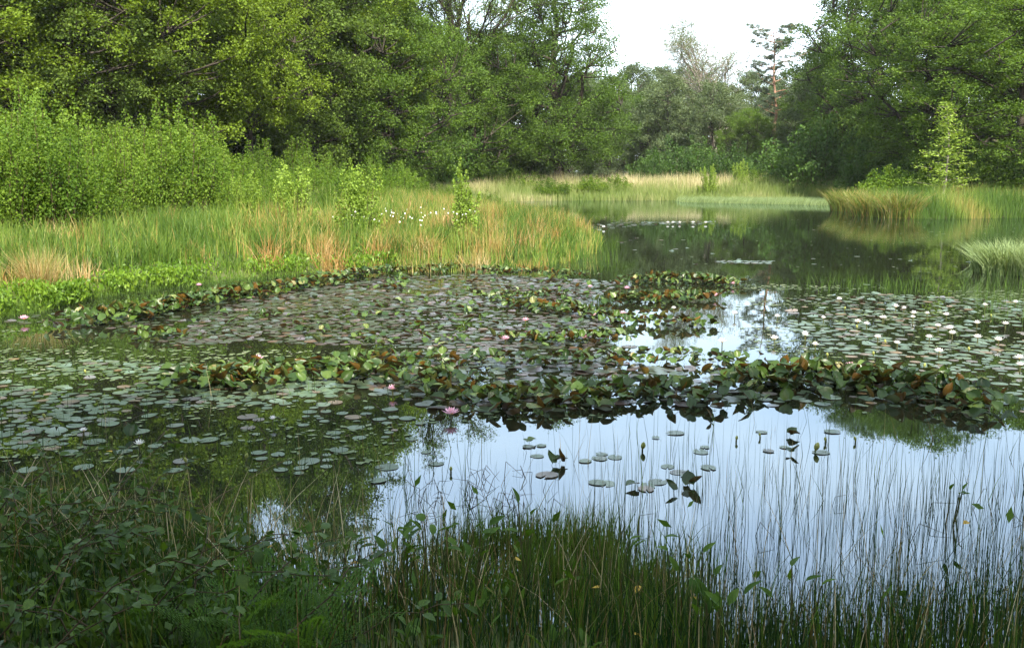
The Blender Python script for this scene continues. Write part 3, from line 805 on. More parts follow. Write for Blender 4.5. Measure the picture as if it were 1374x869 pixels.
# drooping sedge tussock at the right edge
def tussock(name, label, cat, x, y, R, H, n, mat, t0, seed, w=.007, z0=None, lean=.6):
    r = np.random.default_rng(seed)
    a = r.uniform(0, 2 * math.pi, n); q = R * r.uniform(0, 1, n) ** .7
    B = np.stack([np.cos(a) * q, np.sin(a) * q, np.full(n, -.05)], 1)
    h = H * r.uniform(.5, 1.05, n)
    a2 = a + r.normal(0, .7, n); l = h * np.abs(r.normal(lean, .3, n))
    V, Fc, k = blades(B, h, np.stack([np.cos(a2) * l, np.sin(a2) * l], 1), w, r, 3, curve=2.0)
    V2 = V
    o = link(name, mesh_np(name, V2, Fc, M[mat], tint=np.repeat(np.clip(t0 + r.normal(0, .32, n), 0, 1), k)), loc=(x, y, gz(x, y) if z0 is None else z0))
    return tag(o, label, cat)
tx, ty = at(1352, 366)
tussock('sedge_tussock', 'pale drooping sedge tussock in the water at the right edge', 'tussock', tx, ty, .55, .70, 1300, 'sedge', .55, 71, w=.02, z0=0)
tx, ty = at(1420, 372)
tussock('sedge_tussock', 'pale drooping sedge tussock just past the right edge', 'tussock', tx, ty, .6, .8, 2500, 'sedge', .6, 72, z0=0)
tx, ty = at(1330, 352)
tussock('sedge_tussock', 'smaller sedge tussock behind the pale one at the right edge', 'tussock', tx, ty, .35, .5, 700, 'sedge', .5, 73, w=.014, z0=0)
tx, ty = at(55, 402)
tussock('rusty_tussock', 'rust coloured rush tussock at the left water margin', 'tussock', tx, ty, .22, .85, 900, 'rush', .78, 74, lean=.3, z0=.02)
for px, py, R_, n_ in [(1138, 284, .8, 1500), (1170, 291, .9, 1700), (1205, 293, .8, 1400)]:
    tx, ty = at(px, py - 1)
    tussock('grass_tussock', {1138: 'drooping grass tussock at the very tip of the promontory', 1170: 'middle one of the three tussocks at the promontory tip', 1205: 'tussock of the promontory tip nearest the young birch'}[px], 'tussock', tx, ty, R_, 1.2, n_, 'rush', .32, int(px), w=.02, z0=.05, lean=.7)['group'] = 'tussocks on the promontory tip'
# thin green sedge standing in open water, right
P = np.array([at(px, py) for px, py in zip(r.normal(1185, 62, 360), r.uniform(378, 394, 360))])
bed('water_sedge', 'thin green sedge standing in the open water on the right', P, r.uniform(.12, .36, 360), np.full(360, .04), np.full(360, .007), 'rush', lean=.4, seed=7, z=np.full(360, -.02))
P = np.array([at(px, py) for px, py in zip(r.uniform(1310, 1420, 260), r.uniform(372, 430, 260))])
bed('water_sedge', 'sparse sedge in front of the pale tussock', P, r.uniform(.15, .45, 260), np.full(260, .05), np.full(260, .007), 'rush', lean=.3, seed=8, z=np.full(260, -.02))
P = np.array([at(px, py) for px, py in zip(r.uniform(690, 830, 500), r.uniform(322, 362, 500))])
bed('water_sedge', 'thin rush stems in the water off the rush bed', P, r.uniform(.12, .5, 500), np.full(500, .1), np.full(500, .008), 'rush', lean=.5, seed=9, z=np.full(500, -.02))

# broad bright leaves (bogbean) at the margin of the left bank
n = 9000
t = r.random(n)
key = np.array([at(-30, 428), at(60, 416), at(130, 399), at(220, 387), at(330, 376), at(430, 368), at(530, 364)])
ks = t * (len(key) - 1); k0 = np.minimum(ks.astype(int), len(key) - 2); fr = ks - k0
Pb = key[k0] * (1 - fr[:, None]) + key[k0 + 1] * fr[:, None]
Pb[:, 1] += r.uniform(-.12, 1.0, n); Pb += r.normal(0, .08, (n, 2))
zb = np.maximum(height(Pb), 0) + r.uniform(.04, .30, n)
Cn = np.column_stack([Pb, zb]); Cn = Cn[r.random(n) < np.clip(vnoise(Pb, .4, 77) * 2.2 - .5, .05, 1)]; n = len(Cn)
V, Fc = leaf_quads(Cn, r.uniform(.04, .10, n), r.uniform(.02, .04, n), r.normal(0, .5, (n, 3)) + np.array([0, 0, .8]), r)
tag(link('bogbean', mesh_np('bogbean', V, Fc, M['bog'])), 'bright green bogbean leaves fringing the left bank', kind='stuff')
n = 9000
P = key[k0] * (1 - fr[:, None]) + key[k0 + 1] * fr[:, None]; P[:, 1] += r.uniform(-.25, .5, n)
bed('marsh_shoots', 'short bright shoots in the shallow margin of the left bank', P, r.uniform(.06, .22, n), np.full(n, .12), np.full(n, .008), 'rush', lean=.3, seed=10)
# cotton grass heads
Pc = np.array([at(px, py, 1.0) for px, py in zip(r.normal(555, 45, 62), r.normal(289, 6, 62))])
V, Fc = leaf_quads(np.column_stack([Pc, .96 + r.uniform(0, .12, len(Pc))]), .034, .03, r.normal(size=(len(Pc), 3)), r)
tag(link('cotton_grass', mesh_np('cotton_grass', V, Fc, M['cotton'])), 'white cotton grass heads sprinkled over the rush bed', kind='stuff')

# ------------------------------------------------------------------ water lilies
def pad_proto(seed, seg=16):
    r = np.random.default_rng(seed)
    a = np.linspace(.16, 2 * math.pi - .16, seg)
    rr = 1 + r.normal(0, .02, seg) + .05 * np.cos(2 * a + r.uniform(0, 6))
    w = .012 * np.sin(a * r.integers(2, 5) + r.uniform(0, 6)) * r.uniform(.3, 1.6)
    V = np.concatenate([[[.06, 0, 0]], np.stack([rr * np.cos(a), rr * np.sin(a) * .95, w], 1)])
    Fc = np.array([(0, i, i + 1) for i in range(1, seg)])
    return V, Fc
def curl_pad(seed, seg=16, amount=.5):
    """a pad whose one rim lifts off the water"""
    V, Fc = pad_proto(seed, seg)
    r = np.random.default_rng(seed + 99)
    an = r.uniform(0, 6.28); d = V[:, 0] * math.cos(an) + V[:, 1] * math.sin(an)
    V[:, 2] += amount * np.clip(d, 0, 2) ** 2
    return V, Fc
def raised_proto(seed):
    """an upright cupped lily leaf: oval, folded at the midrib, notch at the stalk"""
    r = np.random.default_rng(seed)
    nu, nv = 5, 5
    U = np.linspace(-1, 1, nu); Vv = np.linspace(0, 1, nv)
    fold = r.uniform(.25, .95); curl = r.uniform(-.35, .40); wd = r.uniform(.36, .54); wv_ = r.normal(0, .03, (nv, nu))
    V = []
    for i, v in enumerate(Vv):
        w = wd * math.sin(math.pi * (.10 + .88 * v) ** .82) ** .75
        for j, u in enumerate(U):
            x = u * w
            y = v * (1 - .10 * u * u) - .14 * abs(u) * (1 - v)
            V.append((x, y, fold * abs(u) ** 1.3 * w + curl * v * v + wv_[i, j]))
    V = np.array(V)
    Fc = []
    for i in range(nv - 1):
        for j in range(nu - 1):
            a = i * nu + j
            Fc += [(a, a + 1, a + nu + 1), (a, a + nu + 1, a + nu)]
    # stalk
    b = len(V)
    V = np.concatenate([V, [[-.02, 0, 0], [.02, 0, 0], [.012, -.05, -.6], [-.012, -.05, -.6]]])
    Fc += [(b, b + 1, b + 2), (b, b + 2, b + 3)]
    return V, np.array(Fc)
PADS = [pad_proto(k) for k in range(8)] + [curl_pad(k, amount=.18) for k in (20,)]
FARPADS = [pad_proto(k, 9) for k in range(4)] + [curl_pad(k, 9, .3) for k in (20, 21)]
RAISED = [raised_proto(k) for k in range(12)]
CACHE = {}
def meshes_for(kind, mat):
    if (kind, mat) not in CACHE:
        src = {'pad': PADS, 'far': FARPADS, 'raised': RAISED}[kind]
        CACHE[(kind, mat)] = [mesh_np('lily_' + kind, V, Fc, M[mat], smooth=True) for V, Fc in src]
    return CACHE[(kind, mat)]
def mats(locs, rz, tilt, tdir, s):
    out = []
    for p, a, t, d, q in zip(locs, rz, tilt, tdir, s):
        Mx = Matrix.Translation(p) @ Matrix.Rotation(d, 4, 'Z') @ Matrix.Rotation(t, 4, 'X') @ Matrix.Rotation(a, 4, 'Z') @ Matrix.Scale(q, 4)
        out.append(Mx)
    return out

def colony(label, items, group=None, limit=300):
    """items: list of (kind, mat, matrix world). Nearest ones are leaves of their own, the rest one stuff part"""
    cx = float(np.mean([m[2].translation.x for m in items])); cy = float(np.mean([m[2].translation.y for m in items]))
    root = thing('water_lily', label, 'water lily', (cx, cy, 0), group=group)
    inv = Matrix.Translation((-cx, -cy, 0))
    items.sort(key=lambda m: m[2].translation.y - (3 if m[0] == 'raised' else 0))
    for k, mat, mx_ in items[:limit]:
        me = random.choice(meshes_for(k, mat))
        link('leaf', me, root, mat4=inv @ mx_)
    rest = items[limit:]
    bymat = {}
    for it in rest: bymat.setdefault(it[1], []).append(it)
    for mat, its in bymat.items():
        Vs, Fs, n = [], [], 0
        for k, _, mx_ in its:
            V, Fc = random.choice({'pad': FARPADS, 'far': FARPADS, 'raised': RAISED}[k])
            A = np.array(inv @ mx_)
            Vs.append(V @ A[:3, :3].T + A[:3, 3]); Fs.append(Fc + n); n += len(V)
        o = link('leaves', mesh_np('leaves', np.concatenate(Vs), np.concatenate(Fs), M[mat], smooth=True), root)
        o['kind'] = 'stuff'
    return root

def pads_in(poly_px, n, rmin, rmax, mat, seed, overlap=.75, tilt=.012, dens=None, kind='pad'):
    r = np.random.default_rng(seed)
    poly = [at(*p) for p in poly_px]
    cand = sample_poly(poly, n * 6, r)
    if dens is not None: cand = cand[r.random(len(cand)) < dens(cand)]
    got = np.zeros((n, 3)); m = 0
    for p in cand:
        if m >= n: break
        R_ = r.uniform(rmin, rmax) * (.62 if mat == 'pad' else .78) * r.choice([.6, .85, 1., 1.1])
        if m and np.any(np.hypot(got[:m, 0] - p[0], got[:m, 1] - p[1]) < (got[:m, 2] + R_) * overlap): continue
        got[m] = (*p, R_); m += 1
    got = got[:m]
    z = .002 + r.uniform(0, .005, m)
    locs = [Vector((g[0], g[1], q)) for g, q in zip(got, z)]
    return [(kind, mat, x) for x in mats(locs, r.uniform(0, 6.28, m), np.abs(r.normal(0, tilt, m)), r.uniform(0, 6.28, m), got[:, 2])]

def raised_along(path_px, width, n, smin, smax, seed, zmax=.10, lo=.25, hi=1.2, lop=None):
    """raised leaves scattered along a path given in the photograph (on the water), width in metres"""
    r = np.random.default_rng(seed)
    K = np.array([at(*p[:2]) for p in path_px]); Wt = np.array([p[2] if len(p) > 2 else 1 for p in path_px])
    n = int(n * 1.25)
    seg = np.linalg.norm(np.diff(K, axis=0), axis=1); cum = np.concatenate([[0], np.cumsum(seg)])
    # density proportional to width
    q = r.random(n * 4) * cum[-1]; wq = np.interp(q, cum, Wt); q = q[r.random(n * 4) < wq / Wt.max()][:n]; wq = np.interp(q, cum, Wt)
    px = np.interp(q, cum, K[:, 0]) + r.normal(0, .1, len(q)); py = np.interp(q, cum, K[:, 1])
    off = r.normal(0, .52, len(q)) * width * wq
    py = py + off
    z = r.uniform(0, 1, len(q)) ** 1.3 * zmax * .85 * np.exp(-(off / (width * wq + .01)) ** 2)
    s = r.uniform(smin, smax, len(q))
    tilt = r.uniform(lo, hi, len(q))
    low = r.random(len(q)) < .3
    tilt[low] = r.uniform(.1, .5, low.sum())
    kk = len(q); px, py, z, q, tilt, s = px[:kk], py[:kk], z[:kk], q[:kk], tilt[:kk], s[:kk] * .53
    return [('raised', 'lily', x) for x in mats([Vector(p) for p in zip(px, py, z + .02)], r.normal(0, .5, len(q)), tilt, r.uniform(0, 6.28, len(q)), s)]

# 1 left raised ridge running up to the rush bed
it = raised_along([(70, 436, .5), (130, 432, 1), (200, 425, 1.2), (250, 410, 1.2), (320, 398, 1.0), (400, 386, .8), (470, 374, .7), (520, 368, .6)], .55, 600, .14, .23, 101, zmax=.15)
it += pads_in([(0, 432), (60, 420), (180, 425), (300, 405), (420, 385), (520, 370), (420, 395), (300, 420), (210, 442), (100, 440)], 130, .06, .10, 'matpad', 102, .7)
colony('ridge of upright green and bronze lily leaves along the left margin', it)
it = raised_along([(190, 452, .6), (230, 455, 1), (270, 452, .6)], .25, 40, .12, .17, 103)
colony('small clump of lily leaves in front of the left ridge', it)
# 2 the big flat mat
matpoly = [(180, 455), (250, 440), (290, 415), (400, 392), (520, 372), (640, 368), (780, 374), (835, 380), (805, 398), (795, 420), (830, 446), (760, 460), (640, 474), (560, 466), (430, 462), (330, 458), (240, 464)]
holes = lambda P: np.clip(vnoise(P, .8, 31) * 1.5 + .1, 0, 1)
it = pads_in(matpoly, 2600, .055, .095, 'matpad', 110, .60, dens=holes)
r = np.random.default_rng(111)
mp_world = [at(*p) for p in matpoly]
Pm = sample_poly(mp_world, 1500, r); Pm = Pm[r.random(len(Pm)) < np.clip((vnoise(Pm, .6, 33) - .55) * 3, 0.04, 1)][:420]
it += [('raised', 'lily', x) for x in mats([Vector((p[0], p[1], .02)) for p in Pm], r.normal(0, .5, len(Pm)), r.uniform(.1, .8, len(Pm)), r.uniform(0, 6.28, len(Pm)), r.uniform(.06, .105, len(Pm)))]
colony('wide flat mat of crowded dull purple green lily pads', it)
# 3 far ridges
colony('ridge of lily leaves at the foot of the rush bed', raised_along([(520, 366, .8), (570, 364, 1), (620, 362, 1), (680, 368, .7), (740, 370, .6), (800, 373, .6)], .35, 260, .12, .19, 120, lo=.3))
colony('far dense raft of raised lily leaves right of the mat', raised_along([(840, 378, .7), (890, 376, 1), (940, 378, 1), (985, 384, .6)], .42, 230, .13, .2, 121) +
       raised_along([(810, 406, .6), (870, 404, 1), (930, 402, 1), (970, 402, .6)], .3, 170, .13, .19, 122))
colony('band of raised lily leaves across the right half of the mat', raised_along([(680, 412, .7), (740, 418, 1), (790, 424, 1), (850, 434, .9), (900, 436, .8), (962, 438, .4)], .36, 240, .12, .19, 123) +
       raised_along([(620, 398, .5), (700, 402, .9), (760, 396, .6)], .3, 90, .10, .15, 124, lo=.2, hi=.9))
colony('loose line of lily leaves behind the near raft', raised_along([(680, 456, .6), (740, 462, 1), (800, 456, 1), (845, 462, .5)], .3, 120, .12, .18, 125, lo=.3) +
       pads_in([(520, 470), (640, 468), (800, 452), (850, 466), (820, 500), (700, 500), (560, 490)], 120, .07, .12, 'matpad', 126, .7))
# 4 near raft
NR1 = raised_along([(215, 518, .7), (260, 515, 1.1), (320, 512, 1.3), (380, 508, 1.1), (440, 500, .9), (500, 508, .8)], .40, 260, .15, .23, 130, zmax=.10)
colony('left end of the near raft, upright orange brown lily leaves', NR1 + pads_in([(205, 525), (230, 500), (330, 490), (520, 485), (560, 520), (400, 528), (300, 530)], 90, .07, .13, 'pad', 131, .7))
NR2 = raised_along([(480, 500, .8), (560, 505, 1), (620, 530, 1), (700, 540, 1.3), (790, 535, 1), (880, 530, 1.1), (960, 538, 1.0)], .42, 330, .13, .21, 132, zmax=.08) + \
      raised_along([(430, 492, .7), (560, 488, 1), (700, 490, 1.0), (830, 488, 1), (930, 486, 1), (1010, 492, .8)], .35, 230, .11, .17, 133, lo=.3, hi=1.1)
colony('middle of the near raft, mixed upright and floating lily leaves', NR2 + pads_in([(440, 500), (560, 482), (760, 478), (1000, 498), (1000, 545), (850, 550), (640, 556), (560, 545)], 260, .06, .12, 'matpad', 134, .62), limit=300)
NR3 = raised_along([(960, 520, .8), (1040, 516, 1), (1100, 508, 1), (1160, 520, 1.1), (1220, 526, 1.5), (1270, 530, 1.5), (1305, 540, .9)], .45, 380, .14, .22, 135, zmax=.14)
colony('right end of the near raft, tall heaped green lily leaves', NR3 + pads_in([(940, 500), (1060, 492), (1180, 500), (1320, 530), (1330, 552), (1180, 545), (1020, 545)], 110, .06, .12, 'pad', 136, .7))
# 5 floating pads
colony('scattered pale floating pads on the dark water at left', pads_in([(-60, 478), (160, 484), (330, 492), (520, 525), (540, 560), (470, 600), (420, 640), (240, 640), (60, 635), (-80, 640)], 640, .070, .120, 'pad', 140, .80, dens=lambda P: np.clip(vnoise(P * np.array([.6, 1.2]), .7, 41) * 3.0 - 1.0, .04, 1)))
colony('sheet of pale floating pads with white flowers at right', pads_in([(1050, 398), (1140, 392), (1300, 400), (1440, 408), (1440, 510), (1270, 512), (1180, 488), (1090, 468), (1060, 435)], 640, .07, .13, 'pad', 141, .85, dens=lambda P: np.clip(vnoise(P * np.array([.6, 1]), .7, 43) * 2.4 - .75, .08, 1)))
colony('thin scatter of floating pads in the bright near water', pads_in([(600, 590), (860, 570), (980, 575), (1130, 565), (1110, 605), (1010, 650), (860, 670), (700, 640), (620, 620)], 18, .055, .10, 'pad', 142, 1.0))
colony('cluster of thin pale pads around the cupped leaf in the bright near water', pads_in([(760, 610), (900, 600), (980, 640), (940, 668), (830, 662)], 9, .08, .13, 'pad', 149, .95))
colony('few floating pads left of the pale reflection', pads_in([(480, 560), (560, 560), (640, 590), (600, 625), (520, 660), (480, 640)], 10, .07, .11, 'pad', 143, 1.1))
colony('far line of lily pads in open water behind the rush bed', pads_in([(770, 304), (830, 298), (960, 297), (958, 301), (850, 303), (800, 309)], 130, .10, .16, 'pad', 144, .8, kind='far'))
colony('long thin line of pads floating in the far water', pads_in([(962, 350), (1035, 350), (1035, 354), (965, 353)], 60, .07, .11, 'pad', 145, .7, kind='far'))
colony('sparse pads off the tip of the rush bed', pads_in([(700, 335), (900, 310), (1000, 340), (1250, 335), (1330, 352), (1100, 395), (1000, 380), (850, 350)], 30, .06, .11, 'pad', 146, 1.0, kind='far'))
colony('sparse floating pads near the right frame side', pads_in([(1330, 515), (1430, 512), (1430, 560), (1340, 556)], 24, .06, .1, 'pad', 147, 1.0))
# single folded leaves in the bright water
def folded(px, py, s, lab, seed, tilt=1.0):
    x, y = at(px, py); r = np.random.default_rng(seed)
    root = thing('water_lily', lab, 'water lily', (x, y, 0))
    for k in range(3 if s > .12 else 2):
        m_ = mats([Vector((r.normal(0, .05), r.normal(0, .05), .02))], [r.normal(0, .3)], [tilt * r.uniform(.3, 1.1)], [r.uniform(0, 6.28)], [s * .72 * r.uniform(.7, 1.1)])[0]
        link('leaf', random.choice(meshes_for('raised', 'lily')), root, mat4=m_)
folded(750, 624, .13, 'dark folded lily leaf standing alone in the pale reflection', 1, .9)
folded(927, 650, .13, 'dark cupped lily leaf beside two flat pads right of centre', 2)
folded(876, 652, .12, 'half raised lily leaf on flat pads right of centre', 3, .5)
folded(1066, 585, .11, 'small dark folded leaf near the yellow bud', 4)
folded(1066, 606, .10, 'low folded leaf floating below the small dark one', 5, .4)
folded(700, 600, .09, 'thin dark leaf floating at the left of the pale reflection', 6, .4)
folded(180, 585, .13, 'yellow green leaf standing up among the left pads', 7, 1.2)

# flowers
def petals(seed, n_in=3, open_=.9):
    r = np.random.default_rng(seed); V, Fc = [], []
    for ring in range(n_in):
        tilt = [.28, .62, 1.0][ring] * open_ ** -1; k = 8; L = [1, .9, .72][ring]
        for q in range(k):
            a = q * 2 * math.pi / k + ring * .35 + r.normal(0, .06)
            b = len(V)
            pts = [(0.08, 0, 0), (.45, .17, .02), (.45, -.17, .02), (.45, 0, -.04), (1, 0, .10)]
            for (x, y, z) in pts:
                x *= L; y *= L
                X_, Z_ = x * math.cos(tilt) - z * math.sin(tilt), x * math.sin(tilt) + z * math.cos(tilt)
                V.append((X_ * math.cos(a) - y * math.sin(a), X_ * math.sin(a) + y * math.cos(a), Z_))
            Fc += [(b, b + 3, b + 1), (b, b + 2, b + 3), (b + 1, b + 3, b + 4), (b + 3, b + 2, b + 4)]
    return np.array(V), np.array(Fc)
def stamens(seed):
    r = np.random.default_rng(seed); n = 26
    a = r.uniform(0, 6.28, n); q = .20 * np.sqrt(r.random(n))
    B = np.stack([np.cos(a) * q, np.sin(a) * q, np.full(n, .02)], 1)
    V, Fc, k = blades(B, np.full(n, .42), np.stack([np.cos(a), np.sin(a)], 1) * .06, .07, r, 2)
    return V, Fc
FL = {}
for c in ('pink', 'white'):
    FL[c] = [mesh_np('petals', *petals(s, 3, o), M[c]) for s, o in ((1, 1.0), (2, .85), (3, .7))]
ST = mesh_np('stamens', *stamens(4), M['stamen'])
def bud_mesh():
    tb = Tubes(); s = np.linspace(0, 1, 8)
    tb.add(np.column_stack([0 * s, 0 * s, s]), .32 * np.sin(math.pi * (.06 + .90 * s)) ** .8 + .01, 7)
    return tb.mesh('bud', M['bud'])
BUD = bud_mesh()
SP = None
def stalk_mesh():
    tb = Tubes(); tb.add([(0, 0, -.12), (0, 0, .0)], [.006, .006], 5); return tb.mesh('stalk', M['stalk'])
STK = stalk_mesh()
def flower(c, px, py, R_, label, k=0, h=.03, group=None):
    x, y = at(px, py, h)
    o = thing('water_lily_flower', label, 'flower', (x, y, h), random.uniform(0, 6.28), group)
    p = link('petals', FL[c][k], o); p.scale = (R_,) * 3
    q = link('stamens', ST, o); q.scale = (R_,) * 3
    link('stalk', STK, o)
    return o
PINK = [(605, 555, .075, 0, 'large open pale pink flower at the front edge of the near raft'), (787, 454, .065, 0, 'pink flower on the mat behind the near raft'),
        (705, 430, .055, 1, 'deep pink flower in the middle of the flat mat'), (32, 428, .07, 1, 'pink flower at the far left beside flat pads'),
        (960, 397, .07, 0, 'pink flower on the lower edge of the far raft'), (985, 381, .06, 0, 'pink flower at the right tip of the far raft'),
        (841, 387, .06, 0, 'pink flower between the mat and the far raft'), (795, 423, .06, 0, 'pale flower at the start of the leaf band crossing the mat'),
        (836, 421, .055, 1, 'small pink flower above the leaf band'), (1142, 492, .065, 0, 'pale pink flower behind the right end of the near raft'),
        (267, 383, .06, 0, 'pink flower on the left ridge close to the bank'), (347, 482, .06, 2, 'mauve half open flower at the left end of the near raft'),
        (527, 522, .055, 1, 'pale flower lying low on the left part of the near raft'), (678, 455, .06, 1, 'pinkish flower near the folded beige leaf on the mat'), (792, 385, .05, 1, 'small whitish flower on the far side of the mat')]
for px, py, R_, k, lab in PINK: flower('pink', px, py, R_, lab, k, .05)
WHITE = [(1126, 402), (1202, 412), (1213, 414), (1226, 421), (1225, 426), (1184, 427), (1163, 435), (1186, 427), (1151, 432), (1105, 427), (1081, 450), (1080, 448), (1178, 453), (1204, 461), (1247, 453), (1259, 438), (1275, 441),
         (1278, 448), (1270, 423), (1311, 434), (1349, 435), (1322, 410), (1363, 406), (1340, 457), (1260, 472), (1368, 481), (1369, 490), (1244, 421), (1312, 453), (969, 459), (986, 421), (1039, 455), (1043, 425), (1094, 463)]
for n_, (px, py) in enumerate(WHITE):
    flower('white', px, py, random.uniform(.042, .06), 'white water lily flower among the pale pads at right', 1 + n_ % 2, .06, group='white flowers on the right pads')
for px, lab in [(896, 0), (903, 0), (912, 0), (930, 0), (947, 0), (810, 1), (930, 0)]:
    flower('white', px, 299 if lab == 0 else 305, .085, 'white flower on the far line of pads', 1, .05, group='white flowers on the far pads')
WL = [(187, 596, .045, 'white flower beside the yellow green leaf among the left pads'), (904, 414, .045, 'white flower below the far raft of leaves'), (112, 578, .035, 'small white flower at the far left pads'),
      (366, 562, .035, 'white flower on the pads left of the near raft')]
for px, py, R_, lab in WL: flower('white', px, py, R_, lab, 2, .05)
def bud(px, py, s, label, group=None, h=.015):
    x, y = at(px, py, h)
    o = thing('water_lily_bud', label, 'flower bud', (x, y, h), 0, group)
    b = link('sepals', BUD, o); b.scale = (s, s, s); b.rotation_euler = (random.uniform(-.4, .4), random.uniform(-.4, .4), 0)
    link('stalk', STK, o)
bud(1094, 604, .055, 'pale yellow green bud in the bright near water')
bud(862, 602, .05, 'cream bud on a stalk above the near floating pads')
for px, py in [(150, 590), (130, 605), (250, 620), (330, 615), (60, 560), (45, 530), (115, 500)]:
    bud(px, py, .035, 'small yellowish bud among the left floating pads', 'buds on the left pads')
for px, py in [(1092, 462), (1188, 460), (1172, 476), (1110, 478), (1240, 492), (1300, 470), (1133, 415), (1150, 440), (1330, 425)]:
    bud(px, py, .04, 'small yellowish bud among the right floating pads', 'buds on the right pads')
for px, py, s in [(605, 632, .03), (500, 640, .03), (988, 590, .03), (1108, 592, .03), (1148, 591, .03), (1020, 585, .025)]:
    bud(px, py, s, 'tiny dark bud in the bright near water', 'buds in the bright near water')

# ------------------------------------------------------------------ near rushes and plants
r = np.random.default_rng(60)
# rushes standing in the near water; denser towards the right and the bottom
def near_pts(n, f):
    X_ = r.uniform(-4.5, 6.5, n); Y_ = r.uniform(2.2, 8.5, n)
    px = X_ / Y_ * F_PX + CX
    k = r.random(n) < f(X_, Y_, px)
    return np.stack([X_[k], Y_[k]], 1)
clp = lambda P, s, sd: vnoise(P, s, sd)
P = near_pts(240000, lambda x, y, px: np.clip(np.exp(-(y - 3.5) / .50), 0, 1) * .85 * np.clip((px - 820) / 250, 0, 1) + .8 * (y < 3.85) * np.clip((px - 780) / 200, 0, 1) + .070 * np.exp(-((y - 4.9) / 1.15) ** 2) * (px > 480) * np.clip((px - 500) / 500, .18, 1))
P = P[r.random(len(P)) < np.clip(vnoise(P, .22, 61) * 2.4 - .6, .10, 1)]
H = r.uniform(.15, .56, len(P)) * (.75 + .5 * vnoise(P, .5, 65))
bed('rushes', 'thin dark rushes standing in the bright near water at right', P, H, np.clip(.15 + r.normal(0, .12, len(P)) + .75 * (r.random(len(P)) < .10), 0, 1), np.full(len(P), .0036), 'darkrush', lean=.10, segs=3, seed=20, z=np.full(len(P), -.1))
P = sample_poly([at(590, 742), at(660, 722), at(760, 716), at(850, 728), at(905, 750), at(925, 800), at(900, 869), at(560, 869), at(540, 800)], 11000, r); P = P + r.normal(0, .12, P.shape)
P = P[r.random(len(P)) < np.clip(vnoise(P, .15, 62) * 2.2 - .45, .12, 1)]
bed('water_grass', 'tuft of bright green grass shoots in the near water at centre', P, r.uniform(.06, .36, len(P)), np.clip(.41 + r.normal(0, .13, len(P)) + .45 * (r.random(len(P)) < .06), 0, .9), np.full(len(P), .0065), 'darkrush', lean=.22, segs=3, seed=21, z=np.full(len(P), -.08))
P = near_pts(150000, lambda x, y, px: np.clip(1.2 * np.exp(-(np.abs(y - 3.3) / .9)), 0, 1) * .45 * np.clip(np.clip((760 - px) / 200, 0.22, 1) + 1.5 * (y < 3.65), 0, 1))
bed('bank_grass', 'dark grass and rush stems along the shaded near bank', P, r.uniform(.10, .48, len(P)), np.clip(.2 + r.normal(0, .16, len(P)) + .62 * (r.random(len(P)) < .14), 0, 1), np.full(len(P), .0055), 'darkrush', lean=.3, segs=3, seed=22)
P = near_pts(9000, lambda x, y, px: .28 * np.exp(-((y - 5.4) / .9) ** 2) * np.clip((480 - px) / 100, .05, 1))
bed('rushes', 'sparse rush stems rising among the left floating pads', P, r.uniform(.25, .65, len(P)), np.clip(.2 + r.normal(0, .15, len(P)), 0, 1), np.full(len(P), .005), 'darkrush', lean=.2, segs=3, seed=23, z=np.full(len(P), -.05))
# dead straw stalks, long and arching
P = near_pts(30000, lambda x, y, px: .45 * np.exp(-((y - 3.8) / .45) ** 2) * np.clip((1000 - px) / 500, .25, 1))
bed('dry_stalks', 'arching dry straw stalks on the near bank', P, r.uniform(.3, .62, len(P)), r.choice([.80, .93, 1.0], len(P)), np.full(len(P), .0058), 'darkrush', lean=.7, segs=4, seed=24)
# bent and broken dark stems in the bright water
tb = Tubes()
for k in range(90):
    px = r.normal(640, 60) if k < 80 else r.uniform(850, 1400)
    py = r.uniform(630, 730) if k < 80 else r.uniform(620, 840)
    x, y = at(px, py); h = r.uniform(.05, .17); a = r.uniform(0, 6.28); b = a + r.normal(0, 1)
    p0 = np.array([x, y, -.05]); p1 = p0 + np.array([math.cos(a) * h * .35, math.sin(a) * h * .35, h]); p2 = p1 + np.array([math.cos(b) * h * .8, math.sin(b) * h * .8, -h * r.uniform(-.2, .9)])
    tb.add(np.array([p0, (p0 + p1) / 2, p1, p1 + (p2 - p1) * .1, p2]), np.array([.0022, .002, .0018, .0018, .001]), 3)
tag(link('bent_stems', tb.mesh('bent_stems', M['twig'])), 'bent and broken dark stems poking out of the near water', kind='stuff')
# duckweed specks
Pd = []
for poly, cnt, sd_ in (([(0, 440), (330, 470), (560, 470), (1000, 480), (1330, 520), (1330, 570), (900, 560), (560, 570), (480, 660), (0, 650)], 3600, 81), ([(980, 380), (1420, 390), (1420, 520), (1000, 470)], 2600, 82), ([(810, 290), (1374, 300), (1300, 370), (850, 350)], 500, 83)):
    q = sample_poly([at(*p) for p in poly], cnt, r); q = q[r.random(len(q)) < np.clip(vnoise(q * np.array([.5, 1]), .6, sd_) * 2.6 - 1, .03, 1)]; Pd.append(q)
Pd = np.concatenate(Pd); n = len(Pd); a = r.uniform(0, 6.28, n); L = r.uniform(.008, .03, n) * (1 + Pd[:, 1] * .05)
ax = np.stack([np.cos(a), np.sin(a)], 1) * L[:, None]; bx_ = np.stack([-np.sin(a), np.cos(a)], 1) * (L * .6)[:, None]
V = np.stack([Pd - ax, Pd + bx_, Pd + ax, Pd - bx_], 1).reshape(-1, 2); V = np.column_stack([V, np.repeat(r.uniform(.003, .006, n), 4)])
tag(link('duckweed', mesh_np('duckweed', V, np.arange(4 * n).reshape(n, 4), M['weed'])), 'small floating specks of weed and petals on the water', kind='stuff')
